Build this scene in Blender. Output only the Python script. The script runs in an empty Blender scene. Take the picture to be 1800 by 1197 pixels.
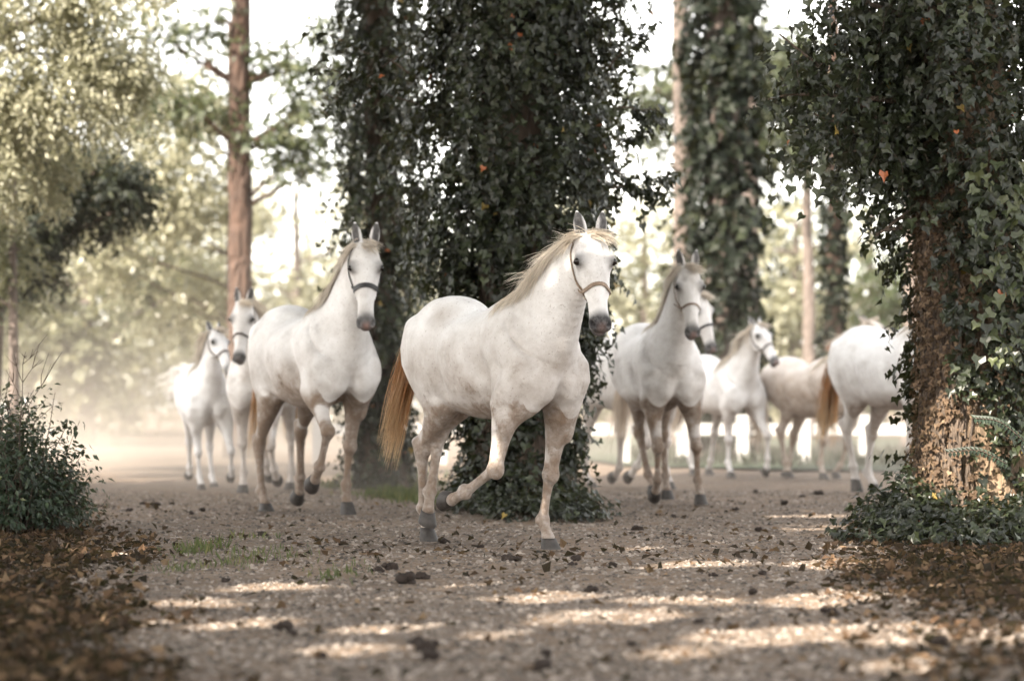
import bpy, math, random
import numpy as np
from mathutils import Vector, Matrix
from mathutils.bvhtree import BVHTree

# ------------------------------------------------------------------ camera, sky, sun, exposure
scene = bpy.context.scene
FPX, CAMH, U0, V0 = 4250.0, 0.95, 900.0, 700.0      # focal length in photo pixels, eye height, horizon
cam_d = bpy.data.cameras.new('camera'); cam = bpy.data.objects.new('camera', cam_d)
scene.collection.objects.link(cam); scene.camera = cam
cam_d.lens = 85.0; cam_d.sensor_width = 36.0; cam_d.clip_start = 0.1; cam_d.clip_end = 2000.0
cam.location = (0, 0, CAMH); cam.rotation_euler = (math.radians(90), 0, 0)
cam_d.shift_y = (V0 - 598.5) / 1800.0
cam_d.dof.use_dof = True; cam_d.dof.focus_distance = 15.3; cam_d.dof.aperture_fstop = 1.5

SUN_EL, SUN_AZ = math.radians(40), math.radians(222)      # azimuth clockwise from +Y: behind the camera's left shoulder
SUN_DIR = np.array([math.sin(SUN_AZ)*math.cos(SUN_EL), math.cos(SUN_AZ)*math.cos(SUN_EL), math.sin(SUN_EL)])
world = bpy.data.worlds.new('World'); scene.world = world; world.use_nodes = True
wn = world.node_tree.nodes; wl = world.node_tree.links
bg = wn['Background']; sky = wn.new('ShaderNodeTexSky'); sky.sky_type = 'NISHITA'; sky.sun_disc = False
sky.sun_elevation = SUN_EL; sky.sun_rotation = SUN_AZ; sky.air_density = 1.0; sky.dust_density = 1.0; sky.ozone_density = 0.6
hs = wn.new('ShaderNodeHueSaturation'); hs.inputs['Saturation'].default_value = 0.18
wl.new(sky.outputs[0], hs.inputs['Color'])
wt = wn.new('ShaderNodeMix'); wt.data_type = 'RGBA'; wt.blend_type = 'MULTIPLY'; wt.inputs[0].default_value = 1.0; wt.inputs[7].default_value = (1.0, .955, .89, 1)   # warm, hazy late-summer sky
wl.new(hs.outputs[0], wt.inputs[6]); wl.new(wt.outputs[2], bg.inputs['Color'])
bg.inputs['Strength'].default_value = 0.15
sun_d = bpy.data.lights.new('sun', 'SUN'); sun_d.energy = 3.7; sun_d.angle = math.radians(0.53); sun_d.color = (1.0, 0.90, 0.76)
sun = bpy.data.objects.new('sun', sun_d); scene.collection.objects.link(sun)
sun.rotation_euler = Vector(SUN_DIR).to_track_quat('Z', 'Y').to_euler(); sun.location = (-20, -20, 30)
vs = scene.view_settings; vs.view_transform = 'Standard'; vs.look = 'None'; vs.gamma = 1.0; vs.exposure = 2.35
try: vs.use_curve_mapping = False
except Exception: pass
scene.cycles.use_denoising = True
scene.cycles.max_bounces = 7; scene.cycles.diffuse_bounces = 3; scene.cycles.transmission_bounces = 4
scene.cycles.volume_bounces = 0; scene.cycles.transparent_max_bounces = 6
scene.cycles.sample_clamp_indirect = 6.0
scene.cycles.volume_step_rate = 1.0; scene.cycles.volume_max_steps = 32

# ------------------------------------------------------------------ helpers
COL = scene.collection
def W(u, v, d): return np.array([(u-U0)/FPX*d, d, CAMH+(V0-v)/FPX*d])
def gd(v): return FPX*CAMH/(v-V0)                 # depth of the ground under a photo row
def link(o, parent=None):
    COL.objects.link(o)
    if parent is not None: o.parent = parent
    return o
def tag(o, label=None, cat=None, group=None, kind=None):
    if label: o['label'] = label
    if cat: o['category'] = cat
    if group: o['group'] = group
    if kind: o['kind'] = kind
    return o
def empty(name, loc=(0, 0, 0), rz=0.0):
    o = bpy.data.objects.new(name, None); o.location = loc; o.rotation_euler = (0, 0, rz); o.empty_display_size = .2
    return link(o)
def make_mesh(name, V, faces, mat, smooth=True, attrs=None, mat_idx=None):
    """V (n,3); faces: (m,k) array or list of such arrays"""
    me = bpy.data.meshes.new(name); V = np.asarray(V, np.float32)
    fl = [np.asarray(f, np.int32) for f in (faces if isinstance(faces, list) else [faces]) if len(f)]
    me.vertices.add(len(V)); me.vertices.foreach_set('co', V.ravel())
    nl = sum(f.size for f in fl); nf = sum(len(f) for f in fl)
    me.loops.add(nl); me.polygons.add(nf)
    me.loops.foreach_set('vertex_index', np.concatenate([f.ravel() for f in fl]))
    tot = np.concatenate([np.full(len(f), f.shape[1], np.int32) for f in fl])
    st = np.concatenate([[0], np.cumsum(tot)[:-1]]).astype(np.int32)
    me.polygons.foreach_set('loop_start', st)
    try: me.polygons.foreach_set('loop_total', tot)
    except Exception: pass
    for m in (mat if isinstance(mat, (list, tuple)) else [mat]): me.materials.append(m)
    me.polygons.foreach_set('use_smooth', np.full(nf, bool(smooth)))
    if mat_idx is not None: me.polygons.foreach_set('material_index', np.asarray(mat_idx, np.int32))
    for k, a in (attrs or {}).items():
        a = np.asarray(a, np.float32)
        if a.ndim == 1:
            at = me.attributes.new(k, 'FLOAT', 'POINT'); at.data.foreach_set('value', a)
        else:
            at = me.attributes.new(k, 'FLOAT_COLOR', 'POINT'); at.data.foreach_set('color', a.ravel())
    me.update(calc_edges=True); me.validate()
    return me
def obj(name, V, faces, mat, parent=None, smooth=True, attrs=None, mat_idx=None):
    return link(bpy.data.objects.new(name, make_mesh(name, V, faces, mat, smooth, attrs, mat_idx)), parent)
def nrm(a): 
    a = np.asarray(a, float); return a/np.maximum(np.linalg.norm(a, axis=-1, keepdims=True), 1e-9)
def catmull(P, m):
    P = np.asarray(P, float)
    if P.ndim == 1: P = P[:, None]
    Q = np.vstack([2*P[0]-P[1], P, 2*P[-1]-P[-2]]); out = []
    for i in range(len(P)-1):
        a, b, c, d = Q[i:i+4]
        for j in range(m):
            t = j/m; out.append(.5*((2*b)+(-a+c)*t+(2*a-5*b+4*c-d)*t*t+(-a+3*b-3*c+d)*t**3))
    out.append(P[-1]); return np.array(out)
def tube(P, r, n=8, cap=True, jitter=0, rng=None):
    """swept tube -> verts, quads"""
    P = np.asarray(P, float); r = np.broadcast_to(np.asarray(r, float), (len(P),))
    T = nrm(np.gradient(P, axis=0)); ref = np.array([0, 0, 1.]) if abs(T[0][2]) < .9 else np.array([1., 0, 0])
    S = nrm(np.cross(T, ref)); B = np.cross(T, S); a = np.arange(n)*2*np.pi/n
    R = r[:, None]*np.ones(n)
    if jitter: R = R*(1+jitter*rng.standard_normal(R.shape))
    V = P[:, None, :]+R[..., None]*(np.cos(a)[None, :, None]*S[:, None, :]+np.sin(a)[None, :, None]*B[:, None, :])
    m = len(P); i = np.arange(m-1)[:, None]*n; j = np.arange(n)[None, :]; k = (j+1) % n
    Fq = np.stack([i+j, i+k, i+n+k, i+n+j], -1).reshape(-1, 4); V = V.reshape(-1, 3)
    if cap:
        V = np.vstack([V, P[0], P[-1]]); c0, c1 = len(V)-2, len(V)-1; j = np.arange(n); k = (j+1) % n
        Fq = np.vstack([Fq, np.stack([k, j, np.full(n, c0), np.full(n, c0)], -1)*1, np.stack([(m-1)*n+j, (m-1)*n+k, np.full(n, c1), np.full(n, c1)], -1)])
        tri = Fq[-2*n:][:, :3]; return V, [Fq[:-2*n], tri]
    return V, [Fq]
def merge(parts):
    Vs = []; Q = []; T = []; o = 0
    for V, fs in parts:
        for f in fs:
            (Q if f.shape[1] == 4 else T).append(f+o)
        Vs.append(V); o += len(V)
    return np.vstack(Vs), ([np.vstack(Q)] if Q else [])+([np.vstack(T)] if T else [])
def box(c, s, rz=0):
    c = np.asarray(c, float); s = np.asarray(s, float)/2
    V = np.array([[x, y, z] for z in (-1, 1) for y in (-1, 1) for x in (-1, 1)], float)*s
    cr, sr = math.cos(rz), math.sin(rz); V = V@np.array([[cr, sr, 0], [-sr, cr, 0], [0, 0, 1]])
    return V+c, [np.array([[0, 2, 3, 1], [4, 5, 7, 6], [0, 1, 5, 4], [2, 6, 7, 3], [0, 4, 6, 2], [1, 3, 7, 5]])]

# ------------------------------------------------------------------ materials
def mat(name):
    m = bpy.data.materials.new(name); m.use_nodes = True; nt = m.node_tree
    return m, nt.nodes, nt.links, nt.nodes['Principled BSDF']
def ramp(n, stops):
    r = n.new('ShaderNodeValToRGB'); e = r.color_ramp.elements
    while len(e) < len(stops): e.new(.5)
    for el, (p, c) in zip(e, stops): el.position = p; el.color = (*c, 1) if len(c) == 3 else c
    return r
def noise(n, l, vec, scale, detail=4, rough=.55):
    t = n.new('ShaderNodeTexNoise'); t.inputs['Scale'].default_value = scale; t.inputs['Detail'].default_value = detail
    t.inputs['Roughness'].default_value = rough
    if vec is not None: l.new(vec, t.inputs['Vector'])
    return t.outputs['Fac']
def mix(n, l, fac, a, b, mode='MIX'):
    m = n.new('ShaderNodeMix'); m.data_type = 'RGBA'; m.blend_type = mode
    for s, v in ((m.inputs[0], fac), (m.inputs[6], a), (m.inputs[7], b)):
        if isinstance(v, (int, float)): s.default_value = v
        elif isinstance(v, tuple): s.default_value = (*v, 1)
        else: l.new(v, s)
    return m.outputs[2]
def mth(n, l, op, a, b=None, clamp=False):
    m = n.new('ShaderNodeMath'); m.operation = op; m.use_clamp = clamp
    for s, v in zip(m.inputs, (a, b)):
        if v is None: continue
        if isinstance(v, (int, float)): s.default_value = v
        else: l.new(v, s)
    return m.outputs[0]
def bump(n, l, bs, h, strength, dist):
    b = n.new('ShaderNodeBump'); b.inputs['Strength'].default_value = strength; b.inputs['Distance'].default_value = dist
    l.new(h, b.inputs['Height']); l.new(b.outputs[0], bs.inputs['Normal'])
def attr(n, name):
    a = n.new('ShaderNodeAttribute'); a.attribute_name = name; return a
def leaf_mat(name, stops, rough=.45, trans=.3, spec=.4):
    m, n, l, b = mat(name); a = attr(n, 'lv'); r = ramp(n, stops); l.new(a.outputs['Fac'], r.inputs[0])
    l.new(r.outputs[0], b.inputs['Base Color']); b.inputs['Roughness'].default_value = rough; b.inputs['Specular IOR Level'].default_value = spec
    if trans:
        t = n.new('ShaderNodeBsdfTranslucent'); tc = mix(n, l, .4, r.outputs[0], (.33, .33, .12)); l.new(tc, t.inputs[0])
        ms = n.new('ShaderNodeMixShader'); ms.inputs[0].default_value = trans
        l.new(b.outputs[0], ms.inputs[1]); l.new(t.outputs[0], ms.inputs[2]); l.new(ms.outputs[0], n['Material Output'].inputs[0])
    return m
def bark_mat(name, c1, c2, scale=6, stretch=.25, dist=.03):
    m, n, l, b = mat(name); tc = n.new('ShaderNodeTexCoord'); mp = n.new('ShaderNodeMapping'); mp.inputs['Scale'].default_value = (1, 1, stretch)
    l.new(tc.outputs['Object'], mp.inputs[0]); f = noise(n, l, mp.outputs[0], scale, 7, .65)
    v = n.new('ShaderNodeTexVoronoi'); v.feature = 'DISTANCE_TO_EDGE'; v.inputs['Scale'].default_value = scale*1.3; l.new(mp.outputs[0], v.inputs['Vector'])
    h = mth(n, l, 'ADD', mth(n, l, 'MINIMUM', mth(n, l, 'MULTIPLY', v.outputs['Distance'], 4), 1), f)
    r = ramp(n, [(.35, c1), (.7, c2)]); l.new(f, r.inputs[0]); l.new(r.outputs[0], b.inputs['Base Color']); b.inputs['Roughness'].default_value = .9
    bump(n, l, b, h, .9, dist); return m
def plain_mat(name, c, rough=.6, nscale=20, var=.25, metallic=0, bdist=.002):
    m, n, l, b = mat(name); tc = n.new('ShaderNodeTexCoord'); f = noise(n, l, tc.outputs['Object'], nscale, 5)
    r = ramp(n, [(.3, tuple(x*(1-var) for x in c)), (.7, tuple(min(1, x*(1+var)) for x in c))]); l.new(f, r.inputs[0])
    l.new(r.outputs[0], b.inputs['Base Color']); b.inputs['Roughness'].default_value = rough; b.inputs['Metallic'].default_value = metallic
    bump(n, l, b, f, .4, bdist); return m

M = {}
M['ivy'] = leaf_mat('ivy_leaf', [(0, (.003, .005, .0025)), (.5, (.012, .017, .008)), (.9, (.048, .061, .029)), (.965, (.09, .10, .04)), (.98, (.34, .22, .05)), (1, (.36, .11, .04))], .36, .14, .45)
M['shade_leaf'] = leaf_mat('painted_shade_leaf', [(0, (.003, .005, .003)), (.6, (.009, .013, .008)), (1, (.03, .036, .016))], .5, .1, .2)  # darkened copy of the ivy leaf; shade is put into the colour
M['ivy_dry'] = leaf_mat('dry_ivy_leaf', [(0, (.045, .030, .020)), (.6, (.12, .078, .050)), (1, (.26, .19, .125))], .7, .15, .2)
M['olive'] = leaf_mat('olive_leaf', [(0, (.045, .05, .03)), (.6, (.13, .133, .083)), (1, (.25, .235, .15))], .35, .4, .5)
M['green'] = leaf_mat('green_leaf', [(0, (.03, .05, .02)), (.6, (.07, .095, .035)), (1, (.14, .15, .055))], .45, .35)
M['pale'] = leaf_mat('sun_pale_leaf', [(0, (.13, .13, .088)), (.6, (.34, .33, .235)), (1, (.55, .53, .40))], .30, .4, .6)  # pale tips put sun highlights into the leaf colour
M['darkleaf'] = leaf_mat('lawn_shade_leaf', [(0, (.010, .014, .009)), (.6, (.026, .034, .020)), (1, (.06, .068, .036))], .45, .2, .3)  # darkened for the lawn blades; shade is in the colour
M['pine'] = leaf_mat('pine_needles', [(0, (.02, .03, .014)), (.6, (.05, .062, .028)), (1, (.10, .10, .05))], .5, .2)
M['bush'] = leaf_mat('bush_leaf', [(0, (.009, .017, .010)), (.6, (.024, .042, .024)), (.92, (.07, .10, .06)), (1, (.15, .16, .06))], .38, .22, .45)
M['litter'] = leaf_mat('fallen_leaf', [(0, (.010, .007, .005)), (.5, (.036, .021, .013)), (.85, (.10, .058, .034)), (1, (.22, .15, .095))], .75, .12, .2)
M['grass'] = leaf_mat('grass_blade', [(0, (.035, .055, .018)), (.7, (.08, .11, .035)), (1, (.17, .16, .06))], .5, .3)
M['bark'] = bark_mat('bark', (.045, .033, .026), (.13, .094, .07), 5, .22, .04)
M['litbark'] = bark_mat('sunlit_bark', (.085, .058, .038), (.30, .215, .14), 9, .25, .03)  # paler bark; sunlight on the right trunk is put into the colour
M['pinebark'] = bark_mat('pine_bark', (.035, .021, .015), (.095, .055, .038), 5, .35, .05)
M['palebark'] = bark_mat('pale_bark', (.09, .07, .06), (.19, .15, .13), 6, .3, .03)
M['vine'] = bark_mat('vine_bark', (.045, .033, .026), (.17, .125, .092), 30, .2, .01)
M['fence'] = plain_mat('white_paint', (.42, .41, .40), .55, 8, .08)
M['hoof'] = plain_mat('hoof_horn', (.040, .034, .031), .6, 25, .45)
M['hoofpale'] = plain_mat('pale_hoof_horn', (.24, .21, .18), .6, 25, .4)
M['leather_black'] = plain_mat('black_webbing', (.012, .012, .014), .55, 60, .3)
M['leather_tan'] = plain_mat('tan_leather', (.20, .14, .095), .55, 40, .3)
M['leather_brown'] = plain_mat('brown_leather', (.05, .032, .024), .55, 40, .3)
M['metal'] = plain_mat('brass_metal', (.62, .56, .46), .35, 30, .1, 1.0)
M['clod'] = plain_mat('dirt_clod', (.032, .022, .017), .95, 30, .5, 0, .02)
m_, n_, l_, b_ = mat('eye'); b_.inputs['Base Color'].default_value = (.008, .006, .005, 1); b_.inputs['Roughness'].default_value = .06; M['eye'] = m_

def coat_material():
    m, n, l, b = mat('horse_coat'); a = attr(n, 'mask'); sp = n.new('ShaderNodeSeparateColor'); l.new(a.outputs['Color'], sp.inputs[0])
    cr = attr(n, 'cream'); tc = n.new('ShaderNodeTexCoord'); P = tc.outputs['Object']
    f1 = noise(n, l, P, 4.0, 6, .62); f2 = noise(n, l, P, 30, 5, .6); f3 = noise(n, l, P, 9, 6, .65)
    base = ramp(n, [(.25, (.47, .45, .44)), (.46, (.71, .70, .70)), (.66, (.85, .85, .86))]); l.new(f1, base.inputs[0])
    c = mix(n, l, mth(n, l, 'MULTIPLY', cr.outputs['Fac'], mth(n, l, 'ADD', mth(n, l, 'MULTIPLY', f3, 1.0), .25, True), True), base.outputs[0], (.56, .40, .26))
    fl = n.new('ShaderNodeMath'); fl.operation = 'GREATER_THAN'; l.new(noise(n, l, P, 85, 1, .4), fl.inputs[0]); fl.inputs[1].default_value = .70
    c = mix(n, l, mth(n, l, 'MULTIPLY', fl.outputs[0], .45), c, (.26, .21, .18))                                   # flea-bitten specks
    nn_ = mth(n, l, 'ADD', mth(n, l, 'MULTIPLY', f3, .6), mth(n, l, 'MULTIPLY', f2, .5))
    mm = mth(n, l, 'MULTIPLY', mth(n, l, 'SUBTRACT', nn_, mth(n, l, 'SUBTRACT', .74, mth(n, l, 'MULTIPLY', sp.outputs[2], .40))), 5.0, True)
    mm = mth(n, l, 'MULTIPLY', mm, mth(n, l, 'MULTIPLY', sp.outputs[2], 2.2, True), True)
    c = mix(n, l, mth(n, l, 'MULTIPLY', mth(n, l, 'MULTIPLY', sp.outputs[2], 1.6, True), mth(n, l, 'ADD', f3, .30)), c, (.22, .155, .108))
    c = mix(n, l, mth(n, l, 'MULTIPLY', mm, .72), c, mix(n, l, f2, (.09, .058, .04), (.26, .18, .125)))
    c = mix(n, l, mth(n, l, 'MULTIPLY', sp.outputs[0], mth(n, l, 'ADD', .72, mth(n, l, 'MULTIPLY', f2, .5), True)), c, (.032, .030, .032))
    c = mix(n, l, sp.outputs[1], c, (.30, .16, .13))
    l.new(c, b.inputs['Base Color']); b.inputs['Roughness'].default_value = .62; b.inputs['Specular IOR Level'].default_value = .25
    b.inputs['Sheen Weight'].default_value = .15; b.inputs['Sheen Roughness'].default_value = .5
    hair = n.new('ShaderNodeMapping'); hair.inputs['Scale'].default_value = (40, 160, 60); l.new(P, hair.inputs[0])
    hh = noise(n, l, hair.outputs[0], 2.0, 3, .6); h = mth(n, l, 'ADD', mth(n, l, 'MULTIPLY', hh, .35), mth(n, l, 'ADD', f3, mth(n, l, 'MULTIPLY', mm, .5)))
    fold = noise(n, l, P, 5.5, 3, .5); h = mth(n, l, 'ADD', h, mth(n, l, 'MULTIPLY', fold, 1.6)); bump(n, l, b, h, .6, .022); return m
M['coat'] = coat_material()
def hair_material(name, root, mid, tip):
    m, n, l, b = mat(name); a = attr(n, 'lv'); h = attr(n, 'along'); r = ramp(n, [(0, root), (.45, mid), (1, tip)]); l.new(h.outputs['Fac'], r.inputs[0])
    v = mth(n, l, 'ADD', mth(n, l, 'MULTIPLY', a.outputs['Fac'], .5), .75); hsv = n.new('ShaderNodeHueSaturation'); l.new(v, hsv.inputs['Value']); l.new(r.outputs[0], hsv.inputs['Color'])
    l.new(hsv.outputs[0], b.inputs['Base Color']); b.inputs['Roughness'].default_value = .5; b.inputs['Specular IOR Level'].default_value = .3
    t = n.new('ShaderNodeBsdfTranslucent'); l.new(hsv.outputs[0], t.inputs[0]); ms = n.new('ShaderNodeMixShader'); ms.inputs[0].default_value = .25
    l.new(b.outputs[0], ms.inputs[1]); l.new(t.outputs[0], ms.inputs[2]); l.new(ms.outputs[0], n['Material Output'].inputs[0]); return m
M['mane'] = hair_material('mane_hair', (.62, .575, .52), (.58, .51, .43), (.60, .55, .48))
M['mane_tan'] = hair_material('tan_mane_hair', (.70, .645, .57), (.65, .56, .45), (.70, .645, .57))
M['tail_tan'] = hair_material('tan_tail_hair', (.50, .40, .30), (.36, .17, .065), (.52, .38, .23))
M['tail_white'] = hair_material('white_tail_hair', (.85, .82, .79), (.85, .82, .79), (.85, .82, .79))
M['tail_pale'] = hair_material('pale_tail_hair', (.66, .60, .54), (.60, .52, .44), (.60, .52, .44))
HAZE, DUST = 0.00008, 0.10
# ------------------------------------------------------------------ ground, path, lawn
def ground_material():
    m, n, l, b = mat('gravel_path'); tc = n.new('ShaderNodeTexCoord'); P = tc.outputs['Object']
    big = noise(n, l, P, .5, 3); med = noise(n, l, P, 4, 6, .6); fine = noise(n, l, P, 38, 6, .7)
    v = n.new('ShaderNodeTexVoronoi'); v.inputs['Scale'].default_value = 34; l.new(P, v.inputs['Vector'])
    vs_ = n.new('ShaderNodeSeparateColor'); l.new(v.outputs['Color'], vs_.inputs[0])
    r = ramp(n, [(.25, (.058, .036, .022)), (.5, (.132, .088, .056)), (.75, (.24, .166, .11))]); l.new(mth(n, l, 'ADD', mth(n, l, 'MULTIPLY', med, .6), mth(n, l, 'MULTIPLY', fine, .4)), r.inputs[0])
    st = mth(n, l, 'MULTIPLY', mth(n, l, 'GREATER_THAN', vs_.outputs[0], .55), .5); c = mix(n, l, st, r.outputs[0], mix(n, l, vs_.outputs[1], (.10, .087, .078), (.29, .253, .222)))
    c = mix(n, l, mth(n, l, 'MULTIPLY', mth(n, l, 'SUBTRACT', big, .42), 1.4, True), c, (.26, .18, .12))
    l.new(c, b.inputs['Base Color']); b.inputs['Roughness'].default_value = .92
    h = mth(n, l, 'ADD', mth(n, l, 'MULTIPLY', med, .8), mth(n, l, 'SUBTRACT', mth(n, l, 'MULTIPLY', fine, .5), mth(n, l, 'MULTIPLY', v.outputs['Distance'], .9)))
    hp_ = n.new('ShaderNodeTexVoronoi'); hp_.inputs['Scale'].default_value = 3.4; hp_.inputs['Randomness'].default_value = 1.0; l.new(P, hp_.inputs['Vector'])
    dent = mth(n, l, 'MULTIPLY', mth(n, l, 'SUBTRACT', hp_.outputs['Distance'], .16), 5.0, True); h = mth(n, l, 'ADD', h, mth(n, l, 'MULTIPLY', dent, 1.3)); h = mth(n, l, 'ADD', h, mth(n, l, 'MULTIPLY', noise(n, l, P, 1.3, 3), 2.0))
    bump(n, l, b, h, .85, .024); return m
M['gravel'] = ground_material()
def terrain_z(x, y):      # gentle unevenness of the trodden path
    return (.012*np.sin(x*2.1+y*.7)*np.sin(y*1.3-x*.4)+.010*np.sin(x*5.3+1.1)*np.sin(y*3.7+.4)+.006*np.sin(x*11+y*2)*np.sin(y*9.1-x*3))*np.clip((40-y)/12, 0, 1)-.012
xs = np.concatenate([np.linspace(-170, -14, 14), np.linspace(-12, 12, 240), np.linspace(14, 170, 14)]); ys = np.concatenate([np.linspace(-60, 5, 8), np.linspace(5.5, 34, 330), np.linspace(36, 190, 30)])
gx, gy = np.meshgrid(xs, ys, indexing='ij'); gz = terrain_z(gx, gy); nx_, ny_ = gx.shape
gi = (np.arange(nx_-1)[:, None]*ny_+np.arange(ny_-1)[None, :]).ravel()
ground = obj('ground', np.stack([gx, gy, gz], -1).reshape(-1, 3), np.stack([gi, gi+ny_, gi+ny_+1, gi+1], 1), M['gravel'])
tag(ground, 'trodden grey-brown gravel path and bare ground', kind='structure')
def lawn_material():
    m, n, l, b = mat('lawn'); tc = n.new('ShaderNodeTexCoord'); f = noise(n, l, tc.outputs['Object'], 1.2, 6, .6); g = noise(n, l, tc.outputs['Object'], 40, 3)
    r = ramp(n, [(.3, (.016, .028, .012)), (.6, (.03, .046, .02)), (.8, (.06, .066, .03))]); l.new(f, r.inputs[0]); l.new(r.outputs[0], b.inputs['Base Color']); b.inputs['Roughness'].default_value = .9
    bump(n, l, b, g, .8, .03); return m
M['lawn'] = lawn_material()
lw = [(1.6, 33.6), (3.2, 32.2), (5.5, 30.6), (9, 29.5), (14, 29), (40, 29), (60, 60), (14, 56), (1.2, 58), (-.5, 46)]
obj_l = obj('lawn', np.array([[x, y, .022] for x, y in lw]), np.array([list(range(len(lw)))]), M['lawn'], smooth=False); tag(obj_l, 'green lawn beyond the path at right, shade put into its colour', kind='structure')  # lawn colour darkened to stand in for shade

# ------------------------------------------------------------------ leaves
IVY = np.array([(0, 0, 0), (-.40, -.16, .03), (-.52, .22, .05), (-.20, .48, .02), (0, 1, -.10), (.20, .48, .02), (.52, .22, .05), (.40, -.16, .03), (0, .30, -.05)], float)
IVYF = np.array([(8, 0, 1), (8, 1, 2), (8, 2, 3), (8, 3, 4), (8, 4, 5), (8, 5, 6), (8, 6, 7), (8, 7, 0)])
OVAL = np.array([(0, 0, 0), (-.27, .38, .06), (0, 1, -.04), (.27, .38, .06), (0, .42, -.02)], float); OVALF = np.array([(0, 4, 1), (4, 2, 1), (0, 3, 4), (4, 3, 2)])
DIAM = np.array([(0, 0, 0), (-.34, .45, .05), (0, 1, 0), (.34, .45, .05)], float); DIAMF = np.array([(0, 2, 1), (0, 3, 2)])
NEED = np.array([(0, 0, 0), (-.10, .5, .0), (0, 1, 0), (.10, .5, .0)], float)
def leaves(P, N, T, size, lv, tpl=(OVAL, OVALF)):
    """leaf blades at P, face normal N, tip direction T"""
    N = nrm(N); T = nrm(T-(T*N).sum(1, keepdims=True)*N); B = np.cross(T, N); t, fc = tpl; n = len(P); size = np.asarray(size)*np.ones(n)
    V = P[:, None, :]+size[:, None, None]*(t[None, :, 0:1]*B[:, None, :]+t[None, :, 1:2]*T[:, None, :]+t[None, :, 2:3]*N[:, None, :])
    F = fc[None]+(np.arange(n)*len(t))[:, None, None]
    return V.reshape(-1, 3), F.reshape(-1, 3), np.repeat(lv, len(t))
def leaf_obj(name, arrs, mt, parent=None):
    V = np.vstack([a[0] for a in arrs]); o = 0; Fs = []
    for a in arrs: Fs.append(a[1]+o); o += len(a[0])
    return obj(name, V, np.vstack(Fs), mt, parent, False, dict(lv=np.concatenate([a[2] for a in arrs])))
def sprigs(rng, P, N, length, nl, size, droop=.6, tpl=(IVY, IVYF), lvf=None, out=.5):
    """hanging sprigs: from each P grow outward along N, bending down, set with nl leaves; returns leaf arrays and stem paths"""
    n = len(P); L = length*(.5+rng.random(n)); d = nrm(N*out+rng.standard_normal((n, 3))*.45+np.array([0, 0, .1])); p = P.copy(); A_ = []; paths = [p.copy()]; lvb = rng.random(n)
    for i in range(nl):
        d = nrm(d+np.array([0, 0, -droop*.35])+rng.standard_normal((n, 3))*.16); p = p+d*(L/nl)[:, None]; paths.append(p.copy())
        side = nrm(np.cross(d, N+rng.standard_normal((n, 3))*.3))*(1 if i % 2 else -1)
        tip = nrm(side*.7+d*.5+np.array([0, 0, -.75])+rng.standard_normal((n, 3))*.3); nn = nrm(N*.8+np.array([0, 0, .35])+rng.standard_normal((n, 3))*.45)
        lv = np.clip(.35*lvb+.45*rng.random(n)+.05+.1*i/nl, 0, .9); sp = rng.random(n); lv = np.where(sp < .0025, .975, np.where(sp < .004, 1., lv))
        A_.append(leaves(p+side*.01, nn, tip, size*(.6+.7*rng.random(n)), lv, tpl))
    return A_, np.stack(paths, 1)
def stems_obj(name, paths, r, mt, parent, n=4):
    parts = [tube(p, np.linspace(r, r*.4, len(p)), n, False) for p in paths]; V, F = merge(parts); return obj(name, V, F, mt, parent)
def carve(P, rng, beams):
    """leave out twigs that would close the gaps through which the sun reaches these spots"""
    keep = np.ones(len(P), bool)
    for c, r in beams:
        q = P-np.asarray(c); t = q@SUN_DIR; e = np.linalg.norm(q-t[:, None]*SUN_DIR, axis=1); keep &= ~((t > 2.5) & (e < r))
    return keep
def carve_leaves(Ar, o, nv, nf, beams):
    out = []
    for V, F, lv in Ar:
        k = carve(V.reshape(-1, nv, 3).mean(1)+o, None, beams); n = int(k.sum()); F0 = F.reshape(-1, nf, 3)[0]-F.min()
        out.append((V.reshape(-1, nv, 3)[k].reshape(-1, 3), (F0[None]+(np.arange(n)*nv)[:, None, None]).reshape(-1, 3), lv.reshape(-1, nv)[k].ravel()))
    return out
def ell_points(rng, n, c, r, shell=.5):
    d = nrm(rng.standard_normal((n, 3))); return np.asarray(c)+d*np.asarray(r)*(shell+(1-shell)*rng.random((n, 1)))**.6
def wavy(a, b, n, amp, rng):
    a = np.asarray(a, float); b = np.asarray(b, float); t = np.linspace(0, 1, n)[:, None]; L = np.linalg.norm(b-a)
    return a+(b-a)*t+np.cumsum(rng.standard_normal((n, 3))*amp*L/n, 0)*np.sin(np.pi*np.minimum(t*1.0, 1))**.5*(t < 1.01)

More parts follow.
